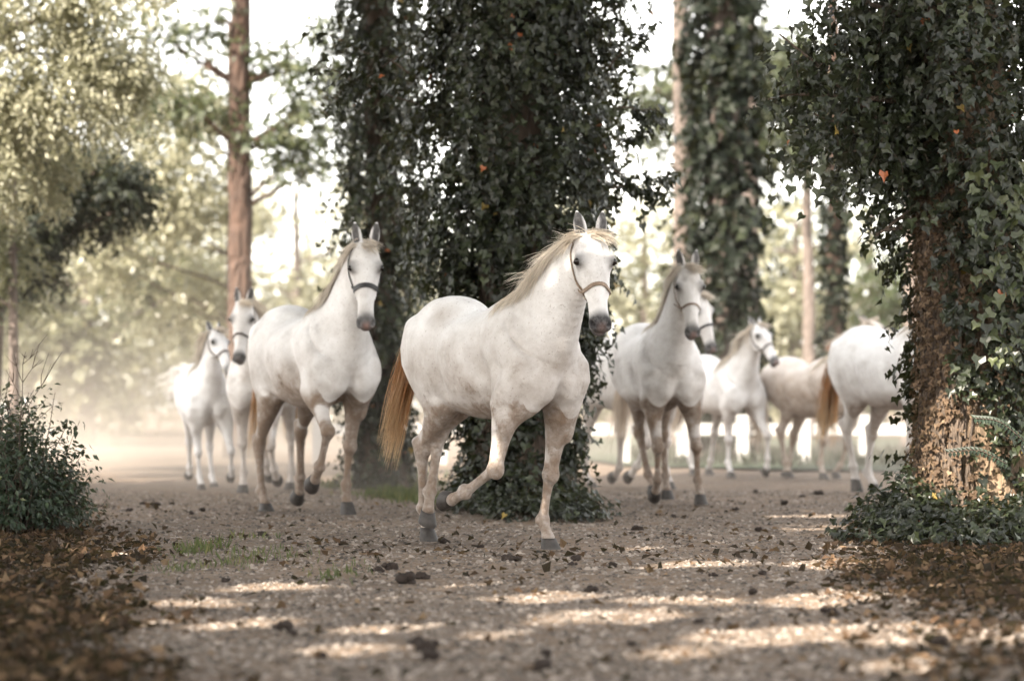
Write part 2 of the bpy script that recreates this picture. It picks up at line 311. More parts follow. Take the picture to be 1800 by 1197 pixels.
def tree(name, label, base, height, trunk_r, crown, mats, seed, nclump=26, nleaf=9000, leaf=.13, tpl=(OVAL, OVALF), clump_r=.9, lean=(0, 0), limbs=8, limb_r=.35, group=None, droop=.3, beams=None, flat=1., crown_name='crown', clumps=None, taper=.55, cat='tree'):
    """crown: list of (centre xyz, radii xyz) in world coordinates"""
    rng = np.random.default_rng(seed); root = empty(name, (base[0], base[1], 0)); tag(root, label, cat, group); o = np.array([base[0], base[1], 0.])
    top = np.array([lean[0], lean[1], height]); t = np.linspace(0, 1, 14)[:, None]; P = top*t+np.cumsum(rng.standard_normal((14, 3))*[.05, .05, 0], 0)*trunk_r*1.2*(t > 0)
    r = trunk_r*(1-taper*t[:, 0])+trunk_r*.45*np.exp(-t[:, 0]*height/.45); P[0, 2] = -.1
    V, F = tube(catmull(P, 3), catmull(r[:, None], 3)[:, 0], 14, True, .035, rng); tr = obj('trunk', V, F, M[mats[0]], root)
    C = []
    if clumps is not None: C = np.array([np.asarray(c, float) for c in clumps])
    else:
        w = np.array([np.prod(c[1])**.66 for c in crown]); ci = rng.choice(len(crown), nclump, p=w/w.sum())
        C = np.array([ell_points(rng, 1, crown[i][0], crown[i][1], .35)[0] for i in ci])
    for i in rng.permutation(len(C))[:limbs]:
        c = C[i]-o; s = P[np.argmin(np.abs(P[:, 2]-min(max(c[2]-abs(c[0]-lean[0])*.4, height*.25), height*.97)))]
        V, F = tube(wavy(s, c, 8, .16, rng), np.linspace(limb_r*trunk_r, .012, 8), 6, True); obj('limb', V, F, M[mats[0]], tr)
    k = len(C); ns = nleaf//7; ci = rng.integers(0, k, ns); rr = clump_r*(.6+.7*rng.random(k)); d = nrm(rng.standard_normal((ns, 3))); d[:, 2] *= flat
    Pp = C[ci]+d*(rr[ci]*rng.random(ns)**.45)[:, None]
    Ar, paths = sprigs(rng, Pp-o, d+np.array([0, 0, .2]), leaf*3.2, 7, leaf, droop, tpl)
    if beams: Ar = carve_leaves(Ar, o, len(tpl[0]), len(tpl[1]), beams)
    cr = leaf_obj(crown_name, Ar, M[mats[1]], root)
    return root, tr, cr

# ------------------------------------------------------------------ where the sun breaks through: spots on the path, on a foreleg, on the right trunk's foot
def spot(u, v, w): d = gd(v); return (np.array([(u-U0)/FPX*d, d, 0]), w/FPX*d*.60+.05)
SPOTS = [spot(*s) for s in ((240, 1085, 90), (330, 1055, 90), (660, 1100, 130), (430, 1090, 120), (600, 1140, 110), (1080, 1080, 170), (1190, 1052, 140), (1330, 1080, 110), (1340, 1112, 190), (1660, 1112, 260), (1540, 1092, 150),
         (1520, 1045, 230), (1180, 1140, 110), (1440, 925, 90), (1420, 905, 100), (1230, 990, 130), (205, 968, 90), (480, 1030, 120), (950, 1047, 120), (1760, 1125, 110), (1600, 1165, 140), (1450, 985, 120), (1000, 1090, 90), (860, 1110, 70))]
SPOTS += [(W(990, 765, 14.9), .11), (W(1705, 770, 16.6), .55), (W(1665, 690, 16.7), .3), (W(1760, 650, 16.5), .2), (W(870, 815, 15.0), .10)]

# ------------------------------------------------------------------ shade trees left of and behind the camera (out of the frame)
shade = [(-6.5, 1.0, 9.5), (-10.5, 6.5, 11), (-7.6, 10.5, 10), (-12.5, 13.5, 12), (-4.2, -4.5, 10), (-9.5, -2.0, 11), (-13, 4.0, 13), (-1.0, -6.0, 11), (-9.0, 17.5, 10), (-4.9, 11.8, 9.5), (-5.9, 16.2, 10), (-3.4, 5.6, 9.5), (-3.8, 1.4, 10), (.6, -2.5, 10)]
for i, (x, y, h) in enumerate(shade):
    tree('shade_tree', 'tall leafy shade tree standing out of view beside the path', (x, y), h*.8, .24,
         [((x+.8, y+.5, h*.80), (3.3, 3.3, 2.2))]+([((-.9, 12.2, 8.2), (2.0, 1.8, 1.2))] if y == 11.8 else []), ('bark', 'green'), 100+i, 40, 17000, .215, (DIAM, DIAMF), 1.15, limbs=7, beams=SPOTS, group='shade trees out of view beside the path')  # extra lobe added to one crown to keep sun off the right tree

# ------------------------------------------------------------------ ivy-clad trunks
def ivy_tree(name, label, base, height, tr, ivy_r, seed, nsprig, leaf, mats=('bark', 'ivy'), zmin=0., zmax=6., bare=None, lean=(0, 0), extra=None, singles=0, single_zone=None, sprig_len=.34, nl=9, ncore=1.0, cat='tree', group=None):
    rng = np.random.default_rng(seed); root = empty(name, (base[0], base[1], 0)); tag(root, label, cat, group)
    t = np.linspace(0, 1, 16)[:, None]; P = np.array([lean[0], lean[1], height])*t+np.cumsum(rng.standard_normal((16, 3))*[.06, .06, 0], 0)*tr; P[0] = (0, 0, -.1)
    r = tr*(1-.45*t[:, 0])+tr*.5*np.exp(-t[:, 0]*height/.4); V, F = tube(catmull(P, 3), catmull(r[:, None], 3)[:, 0], 18, True, .05, rng); trunk = obj('trunk', V, F, M[mats[0]], root)
    ax = lambda z: np.stack([np.interp(z, P[:, 2], P[:, 0]), np.interp(z, P[:, 2], P[:, 1]), z], 1)
    n = nsprig; z = zmin+(zmax-zmin)*rng.random(n); a = rng.random(n)*2*np.pi
    R = np.array([ivy_r(zz, aa) for zz, aa in zip(z, a)]); keep = R > 0
    if bare is not None: keep &= np.array([rng.random() > bare(zz, aa) for zz, aa in zip(z, a)])
    z, a, R = z[keep], a[keep], R[keep]; n = len(z)
    N = np.stack([np.cos(a), np.sin(a), 0*a], 1); rin = tr*.9+(R-tr*.9)*rng.random(n)**.55; Pp = ax(z)+N*rin[:, None]
    A_, paths = sprigs(rng, Pp, N, sprig_len, nl, leaf, .8, (IVY, IVYF), out=.6)
    if extra is not None:
        EP, EN = extra(rng); B_, p2 = sprigs(rng, EP-np.array([base[0], base[1], 0]), EN, sprig_len*1.15, nl, leaf, .9, (IVY, IVYF), out=.4); A_ += B_; paths = np.vstack([paths, p2])
    iv = leaf_obj('ivy', A_, M[mats[1]], root); tag(iv, kind='stuff')
    sel = rng.permutation(len(paths))[:400]; tag(stems_obj('ivy_stem', paths[sel][:, ::2], .004, M['vine'], root, 3), kind='stuff')
    return root, trunk, rng, P
def single_leaves(root, rng, pts, N, size, name='ivy_leaf', mt='ivy', tpl=(IVY, IVYF), lvs=(.35, .6, .85)):
    """the largest leaves one by one; three shared blades"""
    dat = []
    for lv in lvs:
        V, F, a = leaves(np.zeros((1, 3)), np.array([[0, 0, 1.]]), np.array([[0, 1., 0]]), 1., np.array([lv]), tpl); dat.append(make_mesh(name, V, F, M[mt], False, dict(lv=a)))
    for i, (p, n_) in enumerate(zip(pts, N)):
        o = bpy.data.objects.new(name, dat[i % len(dat)]); n_ = nrm(n_+rng.standard_normal(3)*.35); T = nrm(np.array([0, 0, -1.])+rng.standard_normal(3)*.35); T = nrm(T-(T@n_)*n_); B = np.cross(T, n_)
        o.matrix_basis = Matrix([[B[0], T[0], n_[0], p[0]], [B[1], T[1], n_[1], p[1]], [B[2], T[2], n_[2], p[2]], [0, 0, 0, 1]]) @ Matrix.Scale(size*(.8+.5*rng.random()), 4)
        link(o, root)

# middle tree, behind the foremost horse
mb = W(905, 880, 20.6)[:2]
def m_r(z, a):      # the ivy stands well off the trunk, widest high up, thin near the ground
    w = np.interp(z, [0, .25, .55, 1.0, 1.6, 2.2, 3.0, 4.0, 6], [.50, .40, .36, .44, .66, .82, .93, .96, .94]); return w*(.84+.12*math.sin(3*a+z*1.7)+.10*math.sin(5*a-z*2.3)+.05*math.sin(9*a+4*z))
root, trk, rng, P = ivy_tree('ivy_covered_tree', 'large tree trunk wrapped in dense dark ivy behind the foremost horse', mb, 8.5, .36, m_r, 21, 5600, .066, zmax=6.2, bare=lambda z, a: .86 if (.5 < z < 1.9 and math.cos(a-math.radians(250)) > .55 and math.sin(z*4+a*3) > .1) else (.93 if (z > 1.2 and math.sin(z*3.1+a*2.0)*math.sin(a*3-z*2.3+.6) > .52) else (.03 if z > 1.3 else .2)))
n = 260; z = 1.3+3.0*rng.random(n); a = math.pi*(1+rng.random(n)); R = np.array([m_r(q, w) for q, w in zip(z, a)])+.08; N = np.stack([np.cos(a), np.sin(a), .25+0*a], 1); single_leaves(root, rng, np.stack([np.cos(a)*R, np.sin(a)*R, z], 1), N, .072)
# overhanging twigs from its right flank, with lighter leaves
tw = []
for (u0, v0, u1, v1) in ((1085, 190, 1160, 195), (1080, 260, 1150, 215), (1075, 330, 1180, 305), (1080, 300, 1150, 345), (1070, 120, 1130, 60), (720, 130, 570, 60), (730, 180, 560, 110), (700, 100, 590, 180)):
    a_ = W(u0, v0, 20.1)-[mb[0], mb[1], 0]; b_ = W(u1, v1, 19.9)-[mb[0], mb[1], 0]; p = wavy(a_, b_, 8, .25, rng); tw.append(p)
    q = np.repeat(p[2:], 4, 0)+rng.standard_normal((24, 3))*.03; Ar, _ = sprigs(rng, q, np.tile(nrm(b_-a_), (24, 1)), .12, 3, .075, 1.2); o = leaf_obj('ivy_sprig', Ar, M['ivy'], root); tag(o, kind='stuff')
for p in tw: stems_obj('twig', [p], .008, M['vine'], root, 4)
# ivy and weeds round its foot
def ground_cover(name, label, pts, hgt, n, leaf, mt, seed, tpl=(IVY, IVYF), cat='ivy'):
    rng = np.random.default_rng(seed); pts = np.asarray(pts, float); k = rng.integers(0, len(pts), n); c = pts[k]
    ang = rng.random(n)*2*np.pi; rr = np.sqrt(rng.random(n)); Pp = np.stack([c[:, 0]+np.cos(ang)*rr*c[:, 2], c[:, 1]+np.sin(ang)*rr*c[:, 2], .02+c[:, 3]*(1-rr**2)*rng.random(n)**.7], 1); N = np.stack([np.cos(ang)*rr*.9, np.sin(ang)*rr*.9-.25, .6+0*rr], 1)
    o0 = np.array([pts[0, 0], pts[0, 1], 0]); Ar, paths = sprigs(rng, Pp-o0, N, leaf*2.6, 4, leaf, .35, tpl); 
    root = empty(name, o0); tag(root, label, cat); o = leaf_obj('foliage', Ar, M[mt], root); tag(o, kind='stuff'); V = o.data
    tag(stems_obj('stem', [np.array([[*(p[0, :2]), 0.], p[0], p[2]]) for p in paths[rng.permutation(len(paths))[:220]]], .004, M['vine'], root, 3), kind='stuff'); return root
ground_cover('ground_ivy', 'low dark ivy spreading round the foot of the middle tree', [(W(930, 0, 20)[0], 19.9, .45, .30), (W(1000, 0, 19.6)[0], 19.6, .32, .16), (W(870, 0, 20)[0], 20.0, .35, .35), (W(960, 0, 19)[0], 19.2, .4, .10), (W(850, 0, 20)[0], 20.4, .3, .55), (W(920, 0, 20)[0], 20.5, .45, .6)], .3, 620, .06, 'ivy', 31)

# unseen crowns added high above the frame; offsets steer their shade on the horses
def high_crown(root, base, h, r, seed, mt='green', n=15000, off=(0, 0)):
    rng = np.random.default_rng(seed); C = ell_points(rng, 34, (off[0], off[1], h), (r, r, r*.55), .3); ci = rng.integers(0, 34, n//7); d = nrm(rng.standard_normal((n//7, 3))); Pp = C[ci]+d*(1.1*rng.random(n//7)**.45)[:, None]
    Ar, _ = sprigs(rng, Pp, nrm(Pp-[0, 0, h])+[0, 0, .2], .5, 7, .17, .3, (DIAM, DIAMF)); Ar = carve_leaves(Ar, np.array([base[0], base[1], 0.]), 4, 2, SPOTS); leaf_obj('crown', Ar, M[mt], root)
    for c in C[:7]:
        V, F = tube(wavy((0, 0, h*.72), c, 7, .15, rng), np.linspace(.12, .02, 7), 6, True); obj('limb', V, F, M['bark'], root)
high_crown(root, mb, 8.6, 3.0, 91, n=12000, off=(-2.6, -2.2))
# ivy trunk farther back, between the black-haltered horse and the middle tree
lb = W(672, 850, 25.5)[:2]
def l_r(z, a): return np.interp(z, [0, .5, 1.2, 2.2, 3.2, 4.5, 6.5], [.24, .24, .26, .30, .36, .42, .42])*(.82+.2*math.sin(3*a+z*2.1)+.12*math.sin(7*a-z*3))
root, trk, rng, P = ivy_tree('ivy_covered_tree', 'slimmer ivy-wrapped trunk between the black-noseband horse and the large ivy trunk', lb, 9, .2, l_r, 22, 3000, .065, zmax=7, bare=lambda z, a: .9 if math.sin(z*2.6+a*2.0+1)*math.sin(a*3-z*3.1) > .5 else .04, nl=7)
high_crown(root, lb, 9.0, 2.5, 92, n=13000, off=(-1.3, -2.8))

# right-hand tree at the frame's edge, with boughs reaching left
rb = (3.36, 17.3)
def r_r(z, a):
    c = math.cos(a-math.pi*1.12)       # side turned to the camera's left is nearly bare
    if (z < 1.05 and c > .45) or (z < 2.3 and c > .78): return 0
    return np.interp(z, [0, .5, 1.5, 2.6, 4, 6], [.55, .50, .60, .74, .85, .9])*(.85+.15*math.sin(3*a+z*2)+.08*math.sin(8*a-z*3))
def r_extra(rng):
    Ps, Ns = [], []
    for (u0, v0, u1, v1, dd, k, drop) in ((1640, 90, 1370, 40, -.3, 44, .3), (1650, 40, 1400, 130, .1, 42, .3), (1650, 150, 1420, 200, -.2, 46, .25), (1660, 190, 1460, 235, .2, 40, .2), (1660, 230, 1520, 285, -.1, 24, .1), (1650, -60, 1420, -40, 0, 50, .4), (1640, 20, 1480, 90, .3, 46, .35), (1650, 120, 1530, 200, -.3, 40, .3), (1700, -120, 1500, -20, .2, 60, .4), (1620, 60, 1350, 150, -.1, 36, .1), (1640, 180, 1345, 180, .1, 26, .05)):
        a_ = W(u0, v0, 17.2+dd*.3); b_ = W(u1, v1, 17.2+dd); t = rng.random(k)**.8; q = a_+(b_-a_)*t[:, None]+rng.standard_normal((k, 3))*np.array([.07, .12, .07]); q[:, 2] -= rng.random(k)*drop; Ps.append(q); Ns.append(np.tile(nrm(b_-a_)*.5+np.array([0, -.3, -.1]), (k, 1)))
    k = 260; q = np.stack([2.95+1.2*rng.random(k), 16.6+.9*rng.random(k), 2.2+2.4*rng.random(k)], 1); Ps.append(q); Ns.append(np.tile(np.array([-.3, -.8, 0]), (k, 1)))
    return np.vstack(Ps), np.vstack(Ns)
root, trk, rng, P = ivy_tree('ivy_covered_tree', 'leaning ivy tree at the right edge with bare vine-wrapped trunk and overhanging boughs', rb, 7.5, .37, r_r, 23, 2400, .062, zmax=5.5, extra=r_extra, lean=(-.25, 0), mats=('litbark', 'ivy'), sprig_len=.27)
bw_ = []
for (u0, v0, u1, v1) in ((1660, 300, 1370, 60), (1665, 330, 1430, 200), (1660, 250, 1480, 270), (1650, 340, 1540, 415), (1640, 395, 1540, 412), (1650, 60, 1400, -20), (1660, 180, 1350, 175)):
    bw_.append(wavy(W(u0, v0, 17.2)-[rb[0], rb[1], 0], W(u1, v1, 17.0)-[rb[0], rb[1], 0], 9, .10, rng))
for p in bw_:
    V, F = tube(p, np.linspace(.028, .006, len(p)), 6, True); obj('bough', V, F, M['vine'], root)
for i in range(34):         # twisted dry vines up the bare side of the trunk
    a = math.pi*1.12+rng.normal()*.62; zz = np.linspace(0, 2.6+1.2*rng.random(), 16); aa = a+np.cumsum(rng.normal(size=16)*.085); rr = .37*(1-.45*zz/7.5)+.37*.5*np.exp(-zz/.4)+.012+.02*rng.random()
    V, F = tube(np.stack([np.cos(aa)*rr-.25*zz/7.5, np.sin(aa)*rr, zz], 1), .009+.016*rng.random(), 5, True); obj('vine', V, F, M['vine'], root)
n = 1900; a = math.pi*1.12+rng.normal(size=n)*.75; zz = .1+2.8*rng.random(n)**.9; rr = .37*(1-.45*zz/7.5)+.37*.5*np.exp(-zz/.4)+.05; N = np.stack([np.cos(a), np.sin(a), 0*a], 1); q = N*rr[:, None]+np.stack([-.25*zz/7.5, 0*zz, zz], 1)
Ar, _ = sprigs(rng, q, N, .05, 2, .035, .8, (IVY, IVYF)); o = leaf_obj('dry_leaves', Ar, M['ivy_dry'], root); tag(o, kind='stuff')
n = 150; q = np.array([W(1345+260*rng.random()**.8, 400*rng.random()**1.2, 16.95) for _ in range(n)])-[rb[0], rb[1], 0]; single_leaves(root, rng, q, np.tile([0, -1., .2], (n, 1)), .075)
n = 130; q = np.array([W(1705+105*rng.random(), 280+360*rng.random(), 16.55) for _ in range(n)])-[rb[0], rb[1], 0]; single_leaves(root, rng, q, np.tile([-.2, -1., .3], (n, 1)), .08, lvs=(.5, .85, .93))
high_crown(root, rb, 7.9, 2.4, 93, n=7000)
ground_cover('ground_ivy', 'mound of dark ivy heaped at the foot of the right-hand tree', [(3.0, 16.5, .5, .24), (2.72, 16.9, .35, .42), (3.4, 16.2, .55, .24), (2.55, 16.3, .35, .16), (3.0, 15.9, .55, .12), (3.6, 15.9, .5, .22), (2.72, 16.6, .32, .32), (3.6, 16.5, .3, .5)], .3, 1100, .055, 'ivy', 33)

# far ivy tree behind the head-on horse, and slim trunks beside it; shade is put into the dark ivy colour
nb_ = W(1268, 800, 37)[:2]
def n_r(z, a): return np.interp(z, [0, 1, 2.5, 4, 6, 8], [.28, .32, .40, .44, .48, .5])*(.75+.3*math.sin(3*a+z*1.6)+.18*math.sin(5*a-z*2.7))
ivy_tree('ivy_covered_tree', 'blurred ivy-draped tree directly behind the head-on horse', nb_, 11, .3, n_r, 24, 1900, .14, mats=('palebark', 'shade_leaf'), zmax=8, bare=lambda z, a: .92 if math.sin(z*2.2+a*2.0)*math.sin(a*2-z*2.7+2) > .35 else .12, nl=6, sprig_len=.5)
def slim(name, label, u, d, r, h, mt, seed, ivy=None):
    b = W(u, 800, d)[:2]
    if ivy: return ivy_tree(name, label, b, h, r, lambda z, a: ivy, seed, 700, .10, mats=(mt, 'shade_leaf'), zmax=h*.7, nl=4, sprig_len=.12)
    return tree(name, label, b, h, r, [((b[0], b[1], h), (1.8, 1.8, 1.2))], (mt, 'pine'), seed, 14, 3500, .2, (DIAM, DIAMF), .8, limbs=6, taper=.35)
slim('ivy_clad_trunk', 'slim dark ivy-clad trunk beyond the fence, above the beige horse', 1465, 41, .15, 9, 'pinebark', 41, .17)  # dark bark and leaves stand in for shade on this trunk
slim('pale_trunk_tree', 'pale slim trunk showing between the dark trunk and the right ivy tree', 1603, 46, .17, 11, 'palebark', 42)
slim('pale_trunk_tree', 'tall pale trunk rising just left of the far ivy tree', 1200, 44, .2, 12, 'palebark', 43)
slim('pale_trunk_tree', 'pale trunk behind the upper right of the far ivy tree', 1318, 47, .19, 12, 'palebark', 44)

# ------------------------------------------------------------------ left side: pine, sunlit tree, dark tree, thin trunk
pb = W(424, 800, 39)[:2]
tree('pine_tree', 'reddish pine trunk rising behind the horse that faces straight ahead', pb, 13, .225, None, ('pinebark', 'pine'), 51, leaf=.16, tpl=(NEED*[2.2, 1, 1], DIAMF), nleaf=5200, clump_r=.42, taper=.5, limbs=20, limb_r=.22, flat=.5,
     clumps=[W(u, v, 39) for u, v in ((470, 240), (520, 275), (545, 290), (500, 255), (380, 205), (330, 190), (290, 180), (470, 100), (510, 120), (540, 170), (560, 200), (575, 60), (360, 40), (320, 70), (440, -60), (360, -80), (520, -90), (600, 120), (250, 40))])
lt = W(70, 800, 27.5)[:2]
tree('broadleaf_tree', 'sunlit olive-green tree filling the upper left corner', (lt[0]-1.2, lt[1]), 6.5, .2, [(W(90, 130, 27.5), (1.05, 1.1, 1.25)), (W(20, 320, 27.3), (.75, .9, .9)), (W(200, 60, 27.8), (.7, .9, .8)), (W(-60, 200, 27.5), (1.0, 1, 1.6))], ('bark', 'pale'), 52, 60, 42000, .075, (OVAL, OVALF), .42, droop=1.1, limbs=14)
rg = np.random.default_rng(5); dk_ = []
while len(dk_) < 46:
    u, v = rg.uniform(-60, 250), rg.uniform(235, 520)
    if v < 520-u*.72 and v > 215+.25*u and math.sin(u*.045+v*.03)+math.sin(v*.06-u*.02) > -.75: dk_.append(W(u, v, 31+rg.normal()*.5))
tree('broadleaf_tree', 'dark tree, shade put into its leaf colour, below the sunlit crown at left', (W(-30, 0, 31)[0], 31), 4.2, .16, None, ('bark', 'shade_leaf'), 53, nleaf=21000, leaf=.10, clump_r=.26, limbs=26, lean=(.3, 0), clumps=dk_)  # near-black leaves stand in for the shade on this tree
tree('broadleaf_tree', 'olive leafed tree left of the reddish pine trunk', (W(405, 0, 42.5)[0], 42.5), 7.5, .08, [(W(290, 260, 42), (1.3, 1.3, 1.6)), (W(230, 420, 42), (1.1, 1.2, 1.1)), (W(320, 500, 43), (1.1, 1.1, .8))], ('bark', 'pale'), 54, 44, 16000, .12, (OVAL, OVALF), .5, limbs=14)  # pale leaves stand in for sunlight on this crown
tree('slender_tree', 'slender trunk at the left edge above the bush', (W(22, 0, 29)[0], 29), 4.4, .07, [(W(10, 470, 29), (.6, .6, .5))], ('palebark', 'olive'), 55, 8, 1500, .09, (OVAL, OVALF), .3, limbs=5)
# tree line in the distance
rng0 = np.random.default_rng(77)
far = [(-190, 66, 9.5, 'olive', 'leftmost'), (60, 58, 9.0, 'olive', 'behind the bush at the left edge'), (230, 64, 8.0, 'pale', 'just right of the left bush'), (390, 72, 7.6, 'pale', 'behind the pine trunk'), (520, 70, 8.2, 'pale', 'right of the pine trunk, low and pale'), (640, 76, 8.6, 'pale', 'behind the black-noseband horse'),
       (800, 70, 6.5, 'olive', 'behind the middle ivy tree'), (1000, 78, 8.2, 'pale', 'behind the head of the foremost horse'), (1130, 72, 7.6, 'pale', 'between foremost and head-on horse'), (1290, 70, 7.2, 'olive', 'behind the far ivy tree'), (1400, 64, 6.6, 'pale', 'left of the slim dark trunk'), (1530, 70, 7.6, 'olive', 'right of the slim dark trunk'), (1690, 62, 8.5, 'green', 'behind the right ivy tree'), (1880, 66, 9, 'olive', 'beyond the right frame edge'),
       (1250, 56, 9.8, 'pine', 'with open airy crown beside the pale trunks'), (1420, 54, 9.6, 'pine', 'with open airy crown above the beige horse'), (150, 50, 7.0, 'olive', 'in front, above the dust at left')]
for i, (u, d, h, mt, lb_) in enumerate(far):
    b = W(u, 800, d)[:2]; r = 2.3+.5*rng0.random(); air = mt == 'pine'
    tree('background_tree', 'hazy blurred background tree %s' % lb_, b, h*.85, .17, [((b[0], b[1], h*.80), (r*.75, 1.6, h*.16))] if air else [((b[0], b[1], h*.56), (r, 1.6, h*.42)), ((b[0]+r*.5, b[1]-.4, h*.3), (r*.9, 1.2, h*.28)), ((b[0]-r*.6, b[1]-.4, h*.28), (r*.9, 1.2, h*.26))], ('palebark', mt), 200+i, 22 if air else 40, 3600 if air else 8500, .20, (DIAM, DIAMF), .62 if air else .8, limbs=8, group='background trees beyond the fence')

# ------------------------------------------------------------------ white fence
def fence():
    d0 = 35.2; root = empty('white_fence', (W(1250, 0, d0)[0], d0, 0)); tag(root, 'low white painted post and rail fence beyond the horses', 'fence'); ox = root.location.x
    us = [560, 668, 776, 884, 992, 1097, 1200, 1305, 1413, 1520, 1628, 1736]
    for u in us:
        x = W(u, 0, d0)[0]-ox; V, F = merge([box((x, 0, .33), (.17, .17, .68)), box((x, 0, .69), (.21, .21, .04))]); obj('post', V, F, M['fence'], root, False)
    for a, b in zip(us[:-1], us[1:]):
        x0 = W(a, 0, d0)[0]-ox+.092; x1 = W(b, 0, d0)[0]-ox-.092
        V, F = box(((x0+x1)/2, 0, .50), (x1-x0, .06, .17)); obj('rail', V, F, M['fence'], root, False)
fence()
# ------------------------------------------------------------------ horses: one smooth distance field per animal, meshed as one skin
class Field:
    def __init__(s, lo, hi, h):
        s.lo = np.asarray(lo, np.float32); s.h = h; s.n = np.ceil((np.asarray(hi)-s.lo)/h).astype(int)+1
        s.D = np.full(s.n, .3, np.float32); s.ax = [s.lo[i]+h*np.arange(s.n[i], dtype=np.float32) for i in range(3)]
    def sub(s, lo, hi):
        i0 = np.clip(((np.asarray(lo)-s.lo)/s.h).astype(int), 0, s.n-1); i1 = np.clip(((np.asarray(hi)-s.lo)/s.h).astype(int)+2, 1, s.n)
        sl = tuple(slice(a, b) for a, b in zip(i0, i1))
        return sl, s.ax[0][sl[0]][:, None, None], s.ax[1][sl[1]][None, :, None], s.ax[2][sl[2]][None, None, :]
    def put(s, sl, d, k, cut=False):
        D = s.D[sl]
        if cut:
            d = -d; h = np.maximum(k-np.abs(D-d), 0)/k; s.D[sl] = np.maximum(D, d)+h*h*k*.25
        else:
            h = np.maximum(k-np.abs(D-d), 0)/k; s.D[sl] = np.minimum(D, d)-h*h*k*.25
    def ell(s, c, r, R=None, k=.04, cut=False):
        c = np.asarray(c, float); r = np.asarray(r, float)*np.ones(3); R = np.eye(3) if R is None else np.asarray(R, float)  # rows: axes
        e = np.sqrt(((R*r[:, None])**2).sum(0))+k+s.h*2
        sl, X, Y, Z = s.sub(c-e, c+e)
        if 0 in s.D[sl].shape: return
        X = X-c[0]; Y = Y-c[1]; Z = Z-c[2]; a = []
        for i in range(3): a.append((R[i, 0]*X+R[i, 1]*Y+R[i, 2]*Z)/r[i])
        k0 = np.sqrt(a[0]**2+a[1]**2+a[2]**2); k1 = np.sqrt((a[0]/r[0])**2+(a[1]/r[1])**2+(a[2]/r[2])**2)
        s.put(sl, k0*(k0-1)/np.maximum(k1, 1e-4), k, cut)
    def sweep(s, P, up, a, bu, bd=None, m=4, k=.04, cap=.7, cut=False):
        P = np.asarray(P, float); n = len(P); bd = bu if bd is None else bd
        up = np.broadcast_to(np.asarray(up, float), (n, 3)); ab = np.stack([np.broadcast_to(q, (n,)) for q in (a, bu, bd)], 1)
        if m > 1: up = catmull(up, m); ab = catmull(ab, m); P = catmull(P, m)
        n = len(P); e = ab.max()+k+s.h*2
        sl, X, Y, Z = s.sub(P.min(0)-e, P.max(0)+e); best = None
        if 0 in s.D[sl].shape: return
        for i in range(n-1):
            T = P[i+1]-P[i]; L2 = T@T; L = math.sqrt(L2); t = T/L; U = up[i]+up[i+1]; U = nrm(U-(U@t)*t); S = np.cross(t, U)
            x = X-P[i, 0]; y = Y-P[i, 1]; z = Z-P[i, 2]
            w = (x*t[0]+y*t[1]+z*t[2]); c = np.clip(w/L, 0, 1); w = w-c*L
            u = x*S[0]+y*S[1]+z*S[2]; v = x*U[0]+y*U[1]+z*U[2]
            A = ab[i]+0.; B = ab[i+1]-ab[i]; ra = A[0]+B[0]*c; rb = np.where(v > 0, A[1]+B[1]*c, A[2]+B[2]*c); rc = cap*np.minimum(ra, rb)
            k0 = np.sqrt((u/ra)**2+(v/rb)**2+(w/rc)**2); k1 = np.sqrt((u/ra**2)**2+(v/rb**2)**2+(w/rc**2)**2)
            d = k0*(k0-1)/np.maximum(k1, 1e-4); best = d if best is None else np.minimum(best, d)
        s.put(sl, best, k, cut)
    def mesh(s):
        D = s.D; ins = D < 0; nx, ny, nz = D.shape
        c = np.zeros((nx-1, ny-1, nz-1), np.uint8)
        for i in (0, 1):
            for j in (0, 1):
                for k in (0, 1): c += ins[i:nx-1+i, j:ny-1+j, k:nz-1+k]
        act = np.argwhere((c > 0) & (c < 8)); idx = np.full(c.shape, -1, np.int32); idx[tuple(act.T)] = np.arange(len(act))
        acc = np.zeros((len(act), 3), np.float32); cnt = np.zeros(len(act), np.float32)
        cs = [(0, 0, 0), (1, 0, 0), (0, 1, 0), (1, 1, 0), (0, 0, 1), (1, 0, 1), (0, 1, 1), (1, 1, 1)]
        val = [D[act[:, 0]+a, act[:, 1]+b, act[:, 2]+g] for a, b, g in cs]
        for i in range(8):
            for j in range(i+1, 8):
                df = np.array(cs[j])-np.array(cs[i])
                if np.abs(df).sum() != 1: continue
                m = (val[i] < 0) != (val[j] < 0); t = val[i]/np.where(m, val[i]-val[j], 1)
                acc[m] += (np.array(cs[i], np.float32)+t[:, None]*df)[m]; cnt += m
        V = (act+acc/cnt[:, None])*s.h+s.lo; Q = []
        for ax in range(3):
            a = [slice(None)]*3; b = [slice(None)]*3; a[ax] = slice(0, -1); b[ax] = slice(1, None)
            A = ins[tuple(a)]; B = ins[tuple(b)]; o1, o2 = [(1, 2), (2, 0), (0, 1)][ax]
            for flip, m in ((False, A & ~B), (True, ~A & B)):
                e = np.argwhere(m); e = e[(e[:, o1] > 0) & (e[:, o2] > 0) & (e[:, o1] < D.shape[o1]-1) & (e[:, o2] < D.shape[o2]-1)]
                q = []
                for d1, d2 in ((-1, -1), (0, -1), (0, 0), (-1, 0)):
                    f = e.copy(); f[:, o1] += d1; f[:, o2] += d2; q.append(idx[tuple(f.T)])
                q = np.stack(q, 1); Q.append(q[:, ::-1] if flip else q)
        return V, np.vstack(Q)
    def dist(s, P):
        g = (P-s.lo)/s.h; i = np.clip(np.round(g).astype(int), 1, s.n-2); D = s.D; a, b, c = i.T
        G = np.stack([D[a+1, b, c]-D[a-1, b, c], D[a, b+1, c]-D[a, b-1, c], D[a, b, c+1]-D[a, b, c-1]], 1)/(2*s.h)
        off = ((g-i)*s.h*G).sum(1); return D[a, b, c]+off, nrm(G+1e-6)

